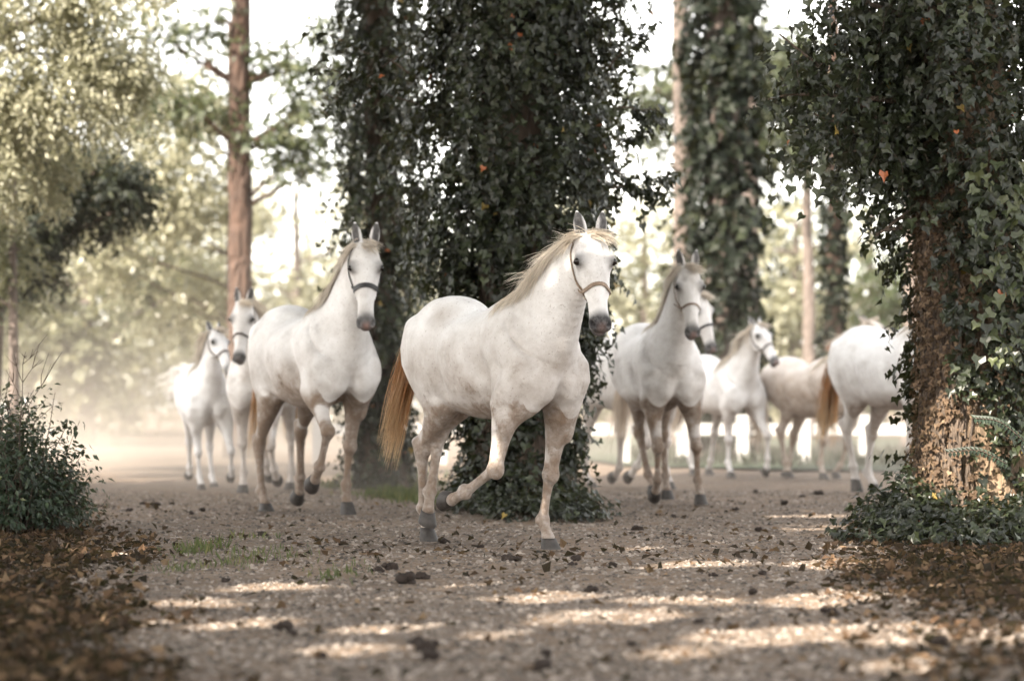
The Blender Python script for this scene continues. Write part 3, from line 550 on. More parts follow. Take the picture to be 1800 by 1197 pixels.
FLEN = (.22, .40, .28, .125, .085); HLEN = (.38, .42, .37, .125, .085); rad = math.radians
def leg_chain(a, L, ang, ab, s):
    J = [np.array(a, float)]; ab = rad(ab)*s
    for l, t in zip(L, ang):
        t = rad(t); J.append(J[-1]+l*np.array([math.sin(t)*math.cos(ab), math.sin(ab), -math.cos(t)*math.cos(ab)]))
    return J
def lerp(a, b, t): return np.asarray(a)*(1-t)+np.asarray(b)*t
def ribbons(P, w, rng, lv):
    """P (n,m,3) strands -> ribbon quads"""
    n, m, _ = P.shape; T = nrm(np.gradient(P, axis=1)); R = nrm(rng.standard_normal((n, 1, 3))); S = nrm(np.cross(T, R))
    t = np.linspace(0, 1, m); ww = (w*(1-.75*t**2))[None, :, None]*.5
    V = np.stack([P-S*ww, P+S*ww], 2).reshape(-1, 3)
    i = (np.arange(n)[:, None]*m+np.arange(m-1)[None, :]).reshape(-1)*2
    Fq = np.stack([i, i+1, i+3, i+2], 1)
    return V, Fq, dict(lv=np.repeat(lv, m*2), along=np.tile(np.repeat(t, 2), n))
def strands(fld, roots, d0, flow, length, n, m, rng, spread=.25, lock=14, push=True, wave=.15, gravity=.0):
    """grow n strands in locks from roots (k,3); d0,flow (k,3)"""
    k = len(roots); nl = max(2, n//lock); li = rng.integers(0, k, nl); si = rng.integers(0, nl, n); ri = np.clip(li[si]+rng.integers(-1, 2, n), 0, k-1)
    jit = rng.standard_normal((nl, 3))*spread; own = rng.standard_normal((n, 3))*spread*.35
    L = np.asarray(length)*np.ones(k); L = L[ri]*(.65+.5*rng.random(nl)[si])*(.8+.3*rng.random(n))
    p = roots[ri]+rng.standard_normal((n, 3))*.008; out = [p.copy()]; d = nrm(d0[ri]+own); f = nrm(flow[ri]+jit[si]+own); ph = rng.random(nl)[si]*6.28
    for i in range(1, m):
        t = i/(m-1); d = nrm(d*(1-.42)+f*.42+np.array([0, 0, -gravity*t])); sid = nrm(np.cross(d, [.3, .5, .8]))
        p = p+(L/(m-1))[:, None]*nrm(d+wave*sid*np.sin(ph+t*7)[:, None])
        if push:
            q, g = fld.dist(p); p = p+g*np.maximum(.006+.02*rng.random(n)-q, 0)[:, None]*(np.abs(q) < .12)[:, None]
        out.append(p.copy())
    return np.stack(out, 1)
def strap(name, P, N, width, th, mt, parent, closed=False, side=None):
    P = np.asarray(P, float); N = nrm(N); m = len(P)
    T = nrm(np.roll(P, -1, 0)-np.roll(P, 1, 0)) if closed else nrm(np.gradient(P, axis=0)); B = nrm(np.cross(T, N)); N = nrm(np.cross(B, T))
    V = np.stack([P-B*width/2+N*.001, P+B*width/2+N*.001, P+B*width/2*.92+N*(th+.001), P-B*width/2*.92+N*(th+.001)], 1).reshape(-1, 3); F = []
    for i in range(m if closed else m-1):
        j = (i+1) % m
        for a in range(4): b = (a+1) % 4; F.append((i*4+a, i*4+b, j*4+b, j*4+a))
    if not closed: F += [(3, 2, 1, 0), tuple((m-1)*4+q for q in range(4))]
    return obj(name, V, np.array(F), mt, parent, smooth=False)

def build_horse(pose, opt):
    rng = np.random.default_rng(opt.get('seed', 1)); x0, y0, yaw, sc, zo = pose['root']
    el, az, hp, hy, nl = pose['head']; el, az, hp, hy = map(rad, (el, az, hp, hy))
    legs = {}
    for s, n in ((1, 'LF'), (-1, 'RF')):
        p = pose[n]; legs[n] = leg_chain((.60, s*.165, 1.03), FLEN, (p[0], p[1], p[2], p[3], p[3]), p[4], s)
    for s, n in ((1, 'LH'), (-1, 'RH')):
        p = pose[n]; legs[n] = leg_chain((-.50, s*.13, 1.23), HLEN, (p[0], p[1], p[2], p[3], p[3]), p[4], s)
    nb = np.array([.50, 0, 1.30]); poll = nb+nl*np.array([math.cos(el)*math.cos(az), math.cos(el)*math.sin(az), math.sin(el)])
    A = np.array([math.cos(hp)*math.cos(hy), math.cos(hp)*math.sin(hy), -math.sin(hp)]); S = np.array([-math.sin(hy), math.cos(hy), 0.]); Fv = np.cross(A, S)
    Hd = lambda t, s=0., f=0.: poll+A*t+S*s+Fv*f
    allp = np.vstack([np.vstack(v) for v in legs.values()]+[poll, Hd(.62), [[-.9, 0, 1.3]], [[.8, 0, 1]]])
    lo = allp.min(0)-.22; hi = allp.max(0)+.26; lo[1] = min(lo[1], -.46); hi[1] = max(hi[1], .46); lo[2] = max(lo[2], -.02); hi[2] = max(hi[2], 1.75)
    f = Field(lo, hi, opt.get('h', .012)/sc)
    bel = opt.get('belly', 1.0); cnd = opt.get('fat', 1.0)
    # trunk: chest, girth, barrel, loin, croup, buttock
    TX = np.array([[.60, 1.07, .155, .16, .17], [.50, 1.11, .205, .25, .25], [.36, 1.145, .245, .34, .325], [.17, 1.14, .285, .315, .355], [-.05, 1.13, .315, .30, .36],
                   [-.25, 1.15, .315, .295, .335], [-.42, 1.20, .295, .315, .28], [-.56, 1.235, .27, .285, .24], [-.67, 1.235, .21, .21, .20]])
    f.sweep(np.stack([TX[:, 0], 0*TX[:, 0], TX[:, 1]], 1), (0, 0, 1), TX[:, 2]*bel*cnd, TX[:, 3], TX[:, 4]*(.5+.5*bel), m=3, k=.05, cap=.5)
    f.ell((.27, 0, 1.42), (.24, .055, .105), k=.12)
    f.ell((-.42, 0, 1.43), (.24, .15, .10), k=.10)
    for s, fn, hn in ((1, 'LF', 'LH'), (-1, 'RF', 'RH')):
        F_ = legs[fn]; H_ = legs[hn]
        dx = F_[1]-np.array([.44, s*.165, .875])
        # shoulder blade, upper arm, triceps, breast
        f.sweep([(.30, s*.12, 1.40), (.42, s*.175, 1.24), F_[0]+[-.02, 0, .03]], (.8, 0, .6), (.055, .092, .108), (.10, .14, .13), m=3, k=.032)
        f.sweep([F_[0], lerp(F_[0], F_[1], .55), F_[1]+[0, 0, -.02]], (.5, 0, .8), (.105, .105, .088), (.12, .13, .11), m=3, k=.032)
        f.ell(F_[1]*.55+np.array([.33, s*.17, 1.08])*.45, (.13, .082, .15), k=.03)
        f.ell((.635, s*.092, 1.01), (.085, .085, .135), R=[[.94, 0, .34], [0, 1, 0], [-.34, 0, .94]], k=.035)
        f.sweep([(.60, s*.095, 1.0), (.56, s*.125, .88), lerp(F_[1], F_[2], .18)+[.03, -s*.02, 0]], (1, 0, 0), (.085, .075, .05), (.09, .085, .06), m=3, k=.07)
        # foreleg
        fa = lambda a, b: nrm(np.array([-(b-a)[2], 0, (b-a)[0]])*1.0)
        seg = [(F_[1], F_[2]), (F_[2], F_[3]), (F_[3], F_[4])]; ups = [fa(a, b) for a, b in seg]
        ups = [u if (u[0] > 0 or abs(u[0]) < .3 and u[2] > 0) else -u for u in ups]
        P = [F_[1], lerp(F_[1], F_[2], .3), lerp(F_[1], F_[2], .6), lerp(F_[1], F_[2], .88), F_[2]]
        f.sweep(P, ups[0], (.082, .072, .053, .045, .046), (.115, .088, .056, .046, .050), (.10, .078, .052, .042, .042), m=3, k=.05)
        f.ell(F_[2]+ups[0]*.014, (.050, .048, .058), k=.02)
        f.ell(lerp(F_[1], F_[2], .22)+ups[0]*.05+np.array([0, s*.03, 0]), (.05, .045, .11), k=.03)
        P = [F_[2], lerp(F_[2], F_[3], .2), lerp(F_[2], F_[3], .55), lerp(F_[2], F_[3], .85), F_[3]]
        f.sweep(P, ups[1], (.042, .031, .0235, .027, .036), (.040, .028, .0235, .028, .036), (.040, .038, .034, .038, .046), m=2, k=.02)
        f.sweep([F_[3], lerp(F_[3], F_[4], .5), F_[4]], ups[2], (.036, .031, .040), (.035, .030, .042), (.046, .034, .040), m=2, k=.025)
        f.ell(F_[3]-ups[1]*.030, .026, k=.03)
        # hindquarter
        hip = H_[0]; st = H_[1]; hk = H_[2]
        f.sweep([hip+[.02, 0, .06], lerp(hip, st, .5)+[-.03, s*.02, 0], st+[-.01, 0, 0]], (.9, 0, .3), (.13, .125, .085), (.17, .17, .105), (.19, .17, .11), m=3, k=.055)
        f.sweep([(-.62, s*.115, 1.33), (-.68, s*.125, 1.14), lerp(st, hk, .18)+[-.085, 0, .03], lerp(st, hk, .52)+[-.03, 0, .02]], (-1, 0, 0), (.12, .105, .07, .04), (.13, .10, .07, .04), m=3, k=.055)
        up = nrm(np.array([-(hk-st)[2], 0, (hk-st)[0]])); up = up if up[0] > 0 else -up
        P = [st, lerp(st, hk, .25), lerp(st, hk, .55), lerp(st, hk, .85), hk]
        f.sweep(P, up, (.085, .076, .056, .041, .042), (.10, .082, .056, .042, .045), (.10, .09, .062, .046, .05), m=3, k=.05)
        cu = nrm(np.array([-(H_[3]-hk)[2], 0, (H_[3]-hk)[0]])); cu = cu if cu[0] > 0 else -cu; cd = nrm(H_[3]-hk)
        pt = hk-cu*.052-cd*.050
        f.ell(pt, .026, k=.03); f.sweep([lerp(st, hk, .5)-up*.05, pt], up, (.02, .018), (.022, .02), m=1, k=.04); f.sweep([pt, hk-cu*.03+cd*.09], cu, (.026, .022), (.03, .024), m=1, k=.03)
        f.ell(hk+cu*.008, (.05, .045, .06), k=.03)
        P = [hk, lerp(hk, H_[3], .18), lerp(hk, H_[3], .5), lerp(hk, H_[3], .86), H_[3]]
        f.sweep(P, cu, (.044, .037, .028, .030, .036), (.046, .034, .028, .031, .036), (.052, .044, .036, .040, .046), m=2, k=.02)
        pu = nrm(np.array([-(H_[4]-H_[3])[2], 0, (H_[4]-H_[3])[0]])); pu = pu if (pu[0] > 0 or abs(pu[0]) < .3 and pu[2] > 0) else -pu
        f.sweep([H_[3], lerp(H_[3], H_[4], .5), H_[4]], pu, (.037, .031, .040), (.036, .030, .042), (.048, .034, .040), m=2, k=.025)
        f.ell(H_[3]-cu*.032, .027, k=.03)
        f.ell((-.30, s*.27, .93), (.13, .05, .16), R=[[.8, 0, .6], [0, 1, 0], [-.6, 0, .8]], k=.10, cut=True) if False else None
    for s in (1, -1):
        f.sweep([(.13, s*.285, 1.33), (.20, s*.275, 1.15), (.29, s*.235, .95)], (0, 1, 0), (.024, .030, .026), (.030, .034, .034), m=3, k=.09, cut=True)      # behind the shoulder
        f.sweep([(-.28, s*.315, 1.30), (-.245, s*.32, 1.14), (-.20, s*.27, .93)], (0, 1, 0), (.026, .034, .034), (.028, .036, .040), m=3, k=.09, cut=True)    # flank hollow
        f.sweep([(.43, s*.205, 1.36), (.58, s*.215, 1.20), (.70, s*.13, 1.12)], (0, 1, 0), (.010, .012, .012), (.012, .014, .014), m=3, k=.07, cut=True)      # front of the shoulder
    f.sweep([(.78, 0, 1.10), (.74, 0, .98), (.66, 0, .86)], (1, 0, 0), (.012, .014, .014), (.03, .035, .03), m=2, k=.05, cut=True)                          # breast furrow
    # neck
    pe = Hd(.045, 0, -.045); md = lerp(nb, pe, .52)+np.array([-.03, 0, .045])*math.cos(el)
    NP = [(.36, 0, 1.20), (.50, 0, 1.27), lerp((.50, 0, 1.27), md, .55), md, lerp(md, pe, .55)+np.array([-.012, 0, .02]), pe]
    cu = [(-.62, 0, .78)]*4+[nrm(np.array([-.6, 0, .8])-.3*Fv), nrm(-Fv*.6-A*.8)]
    NA, NU, ND = (.20, .175, .140, .112, .098, .084), (.27, .26, .215, .175, .135, .10), (.30, .30, .235, .18, .15, .115)
    f.sweep(NP, cu, NA, NU, ND, m=4, k=.11, cap=.4)
    f.sweep([Hd(.10, 0, -.09), md+np.array([.09, 0, -.10]), (.60, 0, 1.10)], (1, 0, 0), (.035, .045, .06), (.04, .05, .06), m=3, k=.10)   # windpipe
    # head
    HT = np.array([[0, -.015, .072, .060, .085], [.07, -.005, .094, .070, .10], [.16, 0, .098, .072, .125], [.25, 0, .080, .066, .115], [.34, 0, .063, .058, .090], [.43, 0, .055, .052, .070], [.51, .0, .057, .050, .062], [.565, -.006, .052, .040, .050]])
    f.sweep([Hd(t, 0, q) for t, q in HT[:, :2]], Fv, HT[:, 2], HT[:, 3], HT[:, 4], m=3, k=.05, cap=.55)
    R = np.array([S, A, Fv])
    for s in (1, -1):
        f.ell(Hd(.185, s*.045, -.085), (.050, .115, .095), R, k=.035)           # jowl
        f.ell(Hd(.150, s*.082, .022), (.036, .050, .038), R, k=.035)            # brow and eye socket
        f.ell(Hd(.275, s*.060, -.008), (.020, .10, .018), R, k=.018)              # facial crest
        f.ell(Hd(.545, s*.040, .018), (.026, .038, .030), R, k=.025)            # nostril wing
        f.ell(Hd(.40, s*.076, .052), (.034, .11, .034), R, k=.03, cut=True); f.ell(Hd(.085, s*.075, .055), (.026, .035, .022), R, k=.03, cut=True); f.ell(Hd(.235, s*.100, .030), (.028, .05, .024), R, k=.03, cut=True)     # hollow beside the nasal bone
        eb = Hd(-.012, s*.052, -.012); ed = nrm(-A*1.0+Fv*.12+S*s*.16); er = nrm(Fv*.85+S*s*.5); er = nrm(er-(er@ed)*ed); es = opt.get('ear', 1.)
        Q = [eb, eb+ed*.05*es, eb+ed*.11*es, eb+ed*.165*es]
        f.sweep(Q, er, (.026, .038, .033, .008), (.020, .022, .018, .007), (.026, .026, .020, .007), m=3, k=.02)
        f.sweep([q+er*.024 for q in (eb+ed*.035*es, eb+ed*.08*es, eb+ed*.135*es)], er, (.016, .023, .010), (.020, .022, .012), m=3, k=.008, cut=True)
        nR = np.array([nrm(S*s*.8+Fv*.6), nrm(A*.85-S*s*.35+Fv*.2), nrm(np.cross(nrm(S*s*.8+Fv*.6), nrm(A*.85-S*s*.35+Fv*.2)))])
        f.ell(Hd(.552, s*.050, .034), (.026, .029, .014), nR, k=.010, cut=True) # nostril
    f.ell(Hd(.555, 0, -.045), (.040, .038, .030), R, k=.02)                     # lower lip and chin
    f.ell(Hd(.585, 0, -.022), (.07, .030, .006), R, k=.012, cut=True)           # mouth line
    f.ell(Hd(.30, 0, .01), (.030, .18, .058), R, k=.04)                         # nasal bone
    # tail dock
    for i_ in range(7):
        for s in (1, -1): f.sweep([(.10-.055*i_, s*.30, 1.28), (.13-.055*i_, s*.318, 1.12), (.17-.05*i_, s*.29, .97)], (0, 1, 0), (.006, .008, .006), (.008, .010, .008), m=2, k=.03, cut=True)
    th = np.array([-.745, 0, 1.36]); lift = opt.get('tail_lift', .25)
    dock = [th+[.06, 0, 0], th+[-.05, 0, .0+lift*.1], th+[-.11, 0, -.10+lift*.12], th+[-.13, 0, -.26+lift*.2]]
    f.sweep(dock, (-1, 0, .4), (.05, .045, .035, .025), (.05, .045, .035, .025), m=3, k=.05)
    V, Q = f.mesh()
    # ---- colour masks that belong to the animal: skin of muzzle and eyes, ear hair, dried mud (belly mud also paints in underside shade)
    def sst(a, b, x): x = np.clip((x-a)/(b-a), 0, 1); return x*x*(3-2*x)
    rel = V-poll; t = rel@A; s_ = rel@S; q_ = rel@Fv; hd = (np.linalg.norm(rel-A*.3, axis=1) < .42)*sst(-.125, -.095, q_)*(np.abs(s_) < .11)
    _, N = f.dist(V)
    dark = hd*sst(.46, .535, t+.05*np.abs(q_)/.05*.3)*opt.get('muzzle', .9)
    for s in (1, -1):
        e = np.linalg.norm(V-Hd(.162, s*.10, .034), axis=1); dark = np.maximum(dark, np.exp(-(e/.046)**2)*1.0)
        eb = Hd(-.012, s*.052, -.012); ed = nrm(-A*1.0+Fv*.12+S*s*.16); er = nrm(Fv*.85+S*s*.5)
        er = nrm(er-(er@ed)*ed); ra = (V-eb)@ed; off = V-eb-ra[:, None]*ed; lat = np.linalg.norm(off-(off@er)[:, None]*er, axis=1)
        dark = np.maximum(dark, opt.get('earin', .93)*((ra > .02) & (ra < .155))*sst(.0, .012, .012+(off@er)*.5)*sst(.034, .020, lat)*(off@er < .03)*(np.linalg.norm(off, axis=1) < .06))
    pink = hd*sst(.53, .57, t)*np.exp(-((s_-.004)/.026)**2)*sst(-.03, .02, q_+.03)*opt.get('pink', .5)
    mud = np.zeros(len(V))
    for n in legs:
        J = legs[n]; w = opt.get('legmud', {}).get(n, opt.get('mudleg', .45))
        for a, b, g in ((1, 2, .55), (2, 3, 1.), (3, 4, .9)):
            d = J[b]-J[a]; tt = np.clip(((V-J[a])@d)/(d@d), 0, 1); e = np.linalg.norm(V-J[a]-tt[:, None]*d, axis=1)
            mud = np.maximum(mud, w*g*sst(.13, .06, e)*(tt if a == 1 else 1))
        jj = 2
        mud = np.maximum(mud, w*1.35*np.exp(-(np.linalg.norm(V-J[jj], axis=1)/.10)**2))
    bw = opt.get('belly_mud_shade', .4); mud = np.maximum(mud, bw*sst(.98, .80, V[:, 2])*sst(.35, -.3, N[:, 2])*(np.abs(V[:, 0]) < .62))  # belly mud, plus underside shade painted into the same mask
    mud = np.maximum(mud, opt.get('coatmud', .0)*(V[:, 2] < 1.6)*sst(1.5, 1.0, V[:, 2]))
    for c, r, w in opt.get('spots', ()): mud = np.maximum(mud, w*np.exp(-(np.linalg.norm(V-np.array(c), axis=1)/r)**2))
    cream = np.clip(opt.get('cream', .06)+.0*t, 0, 1)*np.ones(len(V)); cream = np.maximum(cream, opt.get('muzzle_cream', .0)*hd)
    root = empty(opt['name'], (x0, y0, zo), rad(yaw-90)); tag(root, opt['label'], 'horse', 'white horses trotting along the dirt path')
    msk = np.stack([np.clip(dark, 0, 1), np.clip(pink, 0, 1), np.clip(mud, 0, 1), np.ones(len(V))], 1)
    body = obj('body', V*sc, Q, M['coat'], root, True, dict(mask=msk, cream=cream))
    bvh = BVHTree.FromPolygons([Vector(v) for v in V], [tuple(q) for q in Q.tolist()])
    def hit(o, d):
        r = bvh.ray_cast(Vector(o), Vector(nrm(d)))
        return (np.array(r[0]), np.array(r[1])) if r[0] is not None else (None, None)
    # eyes
    for s in (1, -1):
        ev = nrm(S*s*.86+Fv*.5); p, nn = hit(Hd(.160, s*.058, .0)+ev*.3, -ev)
        if p is None: p = Hd(.158, s*.1, .026)
        c = p-ev*.0135; a = np.linspace(0, np.pi, 9); b = np.linspace(0, 2*np.pi, 14, endpoint=False)
        EV = np.array([c+.0245*(A*.92*math.sin(i)*math.cos(j)+Fv*1.1*math.sin(i)*math.sin(j)+S*math.cos(i)) for i in a for j in b])
        EF = np.array([(i*14+j, i*14+(j+1) % 14, (i+1)*14+(j+1) % 14, (i+1)*14+j) for i in range(8) for j in range(14)])
        obj('eye', EV*sc, EF, M['eye'], root)
    # hooves
    for n in legs:
        J = legs[n]; pa = pose[n][3]; cor = J[4]; wz = (zo/sc+J[5][2]); stance = wz < .045
        pit = 0. if stance else rad(pa-32); up = np.array([-math.sin(pit), 0, math.cos(pit)]); fw = np.array([math.cos(pit), 0, math.sin(pit)])
        hh = max(cor[2]+zo/sc-.004, .05) if stance else .078
        rings = []
        for i, (g, rr, sh) in enumerate(((-.012, .036, 0), (.0, .046, 0), (.25, .050, .010), (.6, .057, .022), (.93, .063, .034), (1., .061, .035))):
            a = np.arange(18)*2*np.pi/18; cx = cor-up*hh*g+fw*sh*.8
            rings.append(cx+rr*(np.cos(a)[:, None]*fw*1.04+np.sin(a)[:, None]*np.array([0, .94, 0])))
        HV = np.vstack(rings+[cor-up*hh*.93+fw*.02]); HF = [(i*18+j, i*18+(j+1) % 18, (i+1)*18+(j+1) % 18, (i+1)*18+j) for i in range(5) for j in range(18)]
        T_ = np.array([(5*18+(j+1) % 18, 5*18+j, 108) for j in range(18)])
        obj('hoof', HV*sc, [np.array(HF)[:, ::-1], T_[:, ::-1]], M[opt.get('hoofmat', 'hoof')], root)
    # mane
    sd = opt.get('mane_side', -1); ms = catmull(np.array(NP), 5); mu = catmull(np.array(cu), 5); mr = catmull(np.array(NU)[:, None], 5)[:, 0]
    i0 = 6; roots = (ms+nrm(mu)*mr[:, None]*.92)[i0:]; uu = nrm(mu)[i0:]; T = nrm(np.gradient(ms, axis=0))[i0:]; sv = np.cross(T, uu)*0+np.array([0, sd, 0.])
    roots = np.vstack([roots, [Hd(.0, sd*.0, -.04), Hd(.01, sd*.02, .0)]]); uu = np.vstack([uu, [nrm(-A), nrm(-A)]]); sv = np.vstack([sv, [S*sd, S*sd]]); T = np.vstack([T, T[-2:]])
    fly = opt.get('fly', .5); d0 = uu*.55+sv*.75; flow = sv*(.42+.10*fly)-T*(.40+.55*fly)+np.array([0, 0, -.85+.55*fly])
    dens = opt.get('hair', 700); mt = opt.get('mane_len', .34)
    P = strands(f, roots, d0, flow, mt, dens, 10, rng, opt.get('mane_spread', .22), 20, True, .22, .25*(1-fly))
    if fly > .3:
        P2 = strands(f, roots[4:], d0[4:]+uu[4:]*.3, flow[4:]+uu[4:]*.45+sv[4:]*.35+rng.standard_normal((len(roots)-4, 3))*.2, mt*.95, dens//14, 10, rng, .4, 5, True, .2, 0); P = np.vstack([P, P2])
    hv, hf, ha = ribbons(P*sc, opt.get('hairw', .007), rng, rng.random(len(P))); obj('mane', hv, hf, M[opt.get('mane_mat', 'mane')], root, True, ha)
    fr = np.array([Hd(-.01+.02*j, s, .045+.02*j-.03*(j == 0)) for j in (0, 1) for s in (-.03, -.015, 0, .015, .03)]); fs = opt.get('forelock', 1)
    P = strands(f, fr, np.tile(Fv*.7+S*.2*fs-A*.2, (10, 1)), np.tile(A*.55+S*.75*fs+Fv*.05, (10, 1)), .12, 150, 7, rng, .22, 14, True, .1)
    hv, hf, ha = ribbons(P*sc, .006, rng, rng.random(len(P))); obj('forelock', hv, hf, M[opt.get('mane_mat', 'mane')], root, True, ha)
    # tail
    dk = catmull(np.array(dock), 4); tl = opt.get('tail_len', .85); tf = np.array(opt.get('tail_flow', (-.55, 0, -.85)), float)
    tr = np.vstack([dk[4:]+np.array([-.01, w, .01]) for w in (-.03, 0, .03)]); d0 = np.tile(nrm(np.gradient(dk, axis=0))[4:], (3, 1)); k = len(tr)
    P = strands(f, tr, d0*.8+np.array([-.3, 0, .15]), np.tile(tf, (k, 1)), tl*np.tile(np.linspace(1.12, .9, k//3), 3), opt.get('tailn', 600), 13, rng, opt.get('tail_spread', .085), 20, False, .2, .16)
    hv, hf, ha = ribbons(P*sc, opt.get('hairw', .007)*1.05, rng, rng.random(len(P))); obj('tail', hv, hf, M[opt.get('tail_mat', 'tail_pale')], root, True, ha)
    # halter
    hm = opt.get('halter')
    if hm:
        hal = empty('halter'); hal.parent = root; mt = M[hm]; bw = opt.get('strapw', .024)
        tn = opt.get('noseband', .34); P = []; N_ = []
        for a in np.linspace(0, 2*np.pi, 36, endpoint=False):
            tt = tn+.035*math.cos(a)*0-.02*math.cos(a); d = S*math.sin(a)+Fv*math.cos(a); c0 = Hd(tt, 0, -.02); p, nn = hit(c0+d*.155, -d)
            if p is None or np.linalg.norm(p-c0) > .15 or (p-c0)@d < .03: p = c0+S*math.sin(a)*.075+Fv*math.cos(a)*(.085 if math.cos(a) < 0 else .075)
            P.append(p+nrm(d)*.003); N_.append(d)
        strap('noseband', np.array(P)*sc, N_, bw*sc, .005, mt, hal, True)
        for s in (1, -1):
            P = []; N_ = []
            for u in np.linspace(0, 1, 12):
                p, nn = hit(Hd(tn-(tn-.0)*u, s*.4, -.045-.035*math.sin(u*3.14)-.02*u), -S*s)
                if p is not None: P.append(p+S*s*.004); N_.append(S*s)
            if len(P) > 2: strap('cheek_strap', np.array(P)*sc, N_, bw*.75*sc, .004, mt, hal)
            p, nn = hit(Hd(tn, s*.4, -.045), -S*s)
            if p is not None:
                a = np.linspace(0, 2*np.pi, 13)[:-1]; ring = p+S*s*.008+.020*(np.cos(a)[:, None]*A+np.sin(a)[:, None]*Fv); ring = np.vstack([ring, ring[:1]])
                rv, rf = tube(ring*sc, .0035, 6, False); obj('ring', rv, rf, M['metal'], hal)
            P = []; N_ = []
            for u in np.linspace(0, 1, 10):
                p, nn = hit(Hd(tn-(.10)*u, s*(.4), -.05-.12*u), -S*s)
                if p is not None and abs((p-poll)@S) < .098: P.append(p+S*s*.004); N_.append(S*s)
            if len(P) > 3: strap('throat_strap', np.array(P)*sc, N_, bw*.6*sc, .004, mt, hal)
        P = []; N_ = []
        for a in np.linspace(-1.25, 1.25, 15):
            d = nrm(S*math.sin(a)*1.0-A*math.cos(a)); p, nn = hit(Hd(.03, 0, -.065)+d*.3, -d)
            if p is not None: P.append(p+d*.006); N_.append(d)
        if len(P) > 3: strap('crown_strap', np.array(P)*sc, N_, bw*.8*sc, .004, mt, hal)
    return root
POSES = {
'A': {'root': (-0.117, 15.551, 34.549, 1.045, 0.005), 'LF': (-28.789, -9.083, -8.417, 32.801, -4.459), 'RF': (-42.445, -3.473, -58.097, -70.702, 11.207), 'LH': (39.406, -45.225, 7.785, 54.755, -12.216), 'RH': (21.251, -44.621, 0.546, 13.514, -1.758), 'head': (41.576, -5.149, 67.668, -23.899, 0.79)},
'B': {'root': (-1.648, 19.974, 27.916, 1.123, -0.003), 'LF': (-51.369, -10.771, -7.159, 8.241, -2.24), 'RF': (-56.78, 40.715, -27.601, -43.343, 0.761), 'LH': (12.584, -50.114, -15.669, -27.447, 6.313), 'RH': (15.26, -32.044, 15.929, 45.57, 3.022), 'head': (50.687, -2.714, 80.42, -24.622, 0.785)},
'C': {'root': (1.313, 22.149, 11.538, 1.068, -0.0), 'LF': (-44.101, 12.229, -7.321, 17.585, 4.504), 'RF': (-42.741, 11.154, -15.061, -40.404, -4.019), 'LH': (41.613, -28.392, -2.463, 9.08, 4.139), 'RH': (25.489, -41.544, 7.586, 35.906, -10.576), 'head': (53.394, 2.258, 73.282, -3.785, 0.798)},
'D': {'root': (1.208, 25.585, 33.09, 1.035, 0.001), 'LF': (-44.386, 1.409, -0.0, 23.983, -0.0), 'RF': (-35.0, 15.0, -35.0, -50.0, 0.0), 'LH': (36.865, -20.828, -14.433, -54.04, 7.833), 'RH': (25.359, -22.215, 3.228, 51.253, 2.04), 'head': (48.61, 16.269, 70.906, 1.439, 0.828)},
'E': {'root': (2.554, 29.404, 24.31, 0.963, -0.005), 'LF': (-27.611, 37.982, -8.537, -21.746, 5.825), 'RF': (-44.611, 3.205, -1.408, 28.314, 0.378), 'LH': (38.963, -22.901, -15.24, -29.538, -0.0), 'RH': (28.0, -38.0, -2.0, 32.0, 0.0), 'head': (43.96, -8.487, 51.31, 3.584, 0.799)},
'F': {'root': (3.567, 28.666, 37.417, 0.945, -0.012), 'LF': (-29.959, -4.517, -20.941, -51.569, -1.788), 'RF': (-50.249, -9.162, -5.992, 16.891, 1.877), 'LH': (27.328, -25.615, -18.435, -43.551, 2.651), 'RH': (38.083, -31.763, 9.483, 20.84, -3.285), 'head': (59.307, 0.029, 40.0, 10.0, 0.812)},
'G': {'root': (3.749, 23.622, 29.123, 1.079, 0.001), 'LF': (-35.0, 20.0, -50.0, -80.0, 0.0), 'RF': (-32.319, -2.362, 0.0, 37.266, 2.72), 'LH': (18.166, -37.689, -16.504, 29.765, 6.231), 'RH': (-0.929, -50.338, -0.875, -5.854, -13.948), 'head': (38.0, 0.0, 40.0, 0.0, 0.8)},
'H': {'root': (-2.507, 24.7, -6.382, 1.024, -0.002), 'LF': (-35.0, 15.0, -35.0, -50.0, 0.0), 'RF': (-48.219, -1.621, 1.38, 18.762, -1.771), 'LH': (27.416, -35.896, -1.895, 30.574, -0.0), 'RH': (45.0, -31.43, -23.57, -40.0, 0.0), 'head': (41.511, 0.826, 72.392, -0.827, 0.789)},
'I': {'root': (-3.287, 25.629, 16.314, 0.868, -0.012), 'LF': (-26.461, 23.867, -39.508, -52.481, 7.494), 'RF': (-36.204, 7.631, -1.304, 40.001, -3.391), 'LH': (26.81, -25.127, 5.521, 50.912, 3.276), 'RH': (24.219, -43.194, -26.647, -51.84, -5.052), 'head': (46.486, 0.324, 54.626, 17.584, 0.803)},
}
POSES['F']['head'] = (52, 0, 35, 62, .80)
POSES['A']['LH'] = (42, -48, 2, 5, -12)
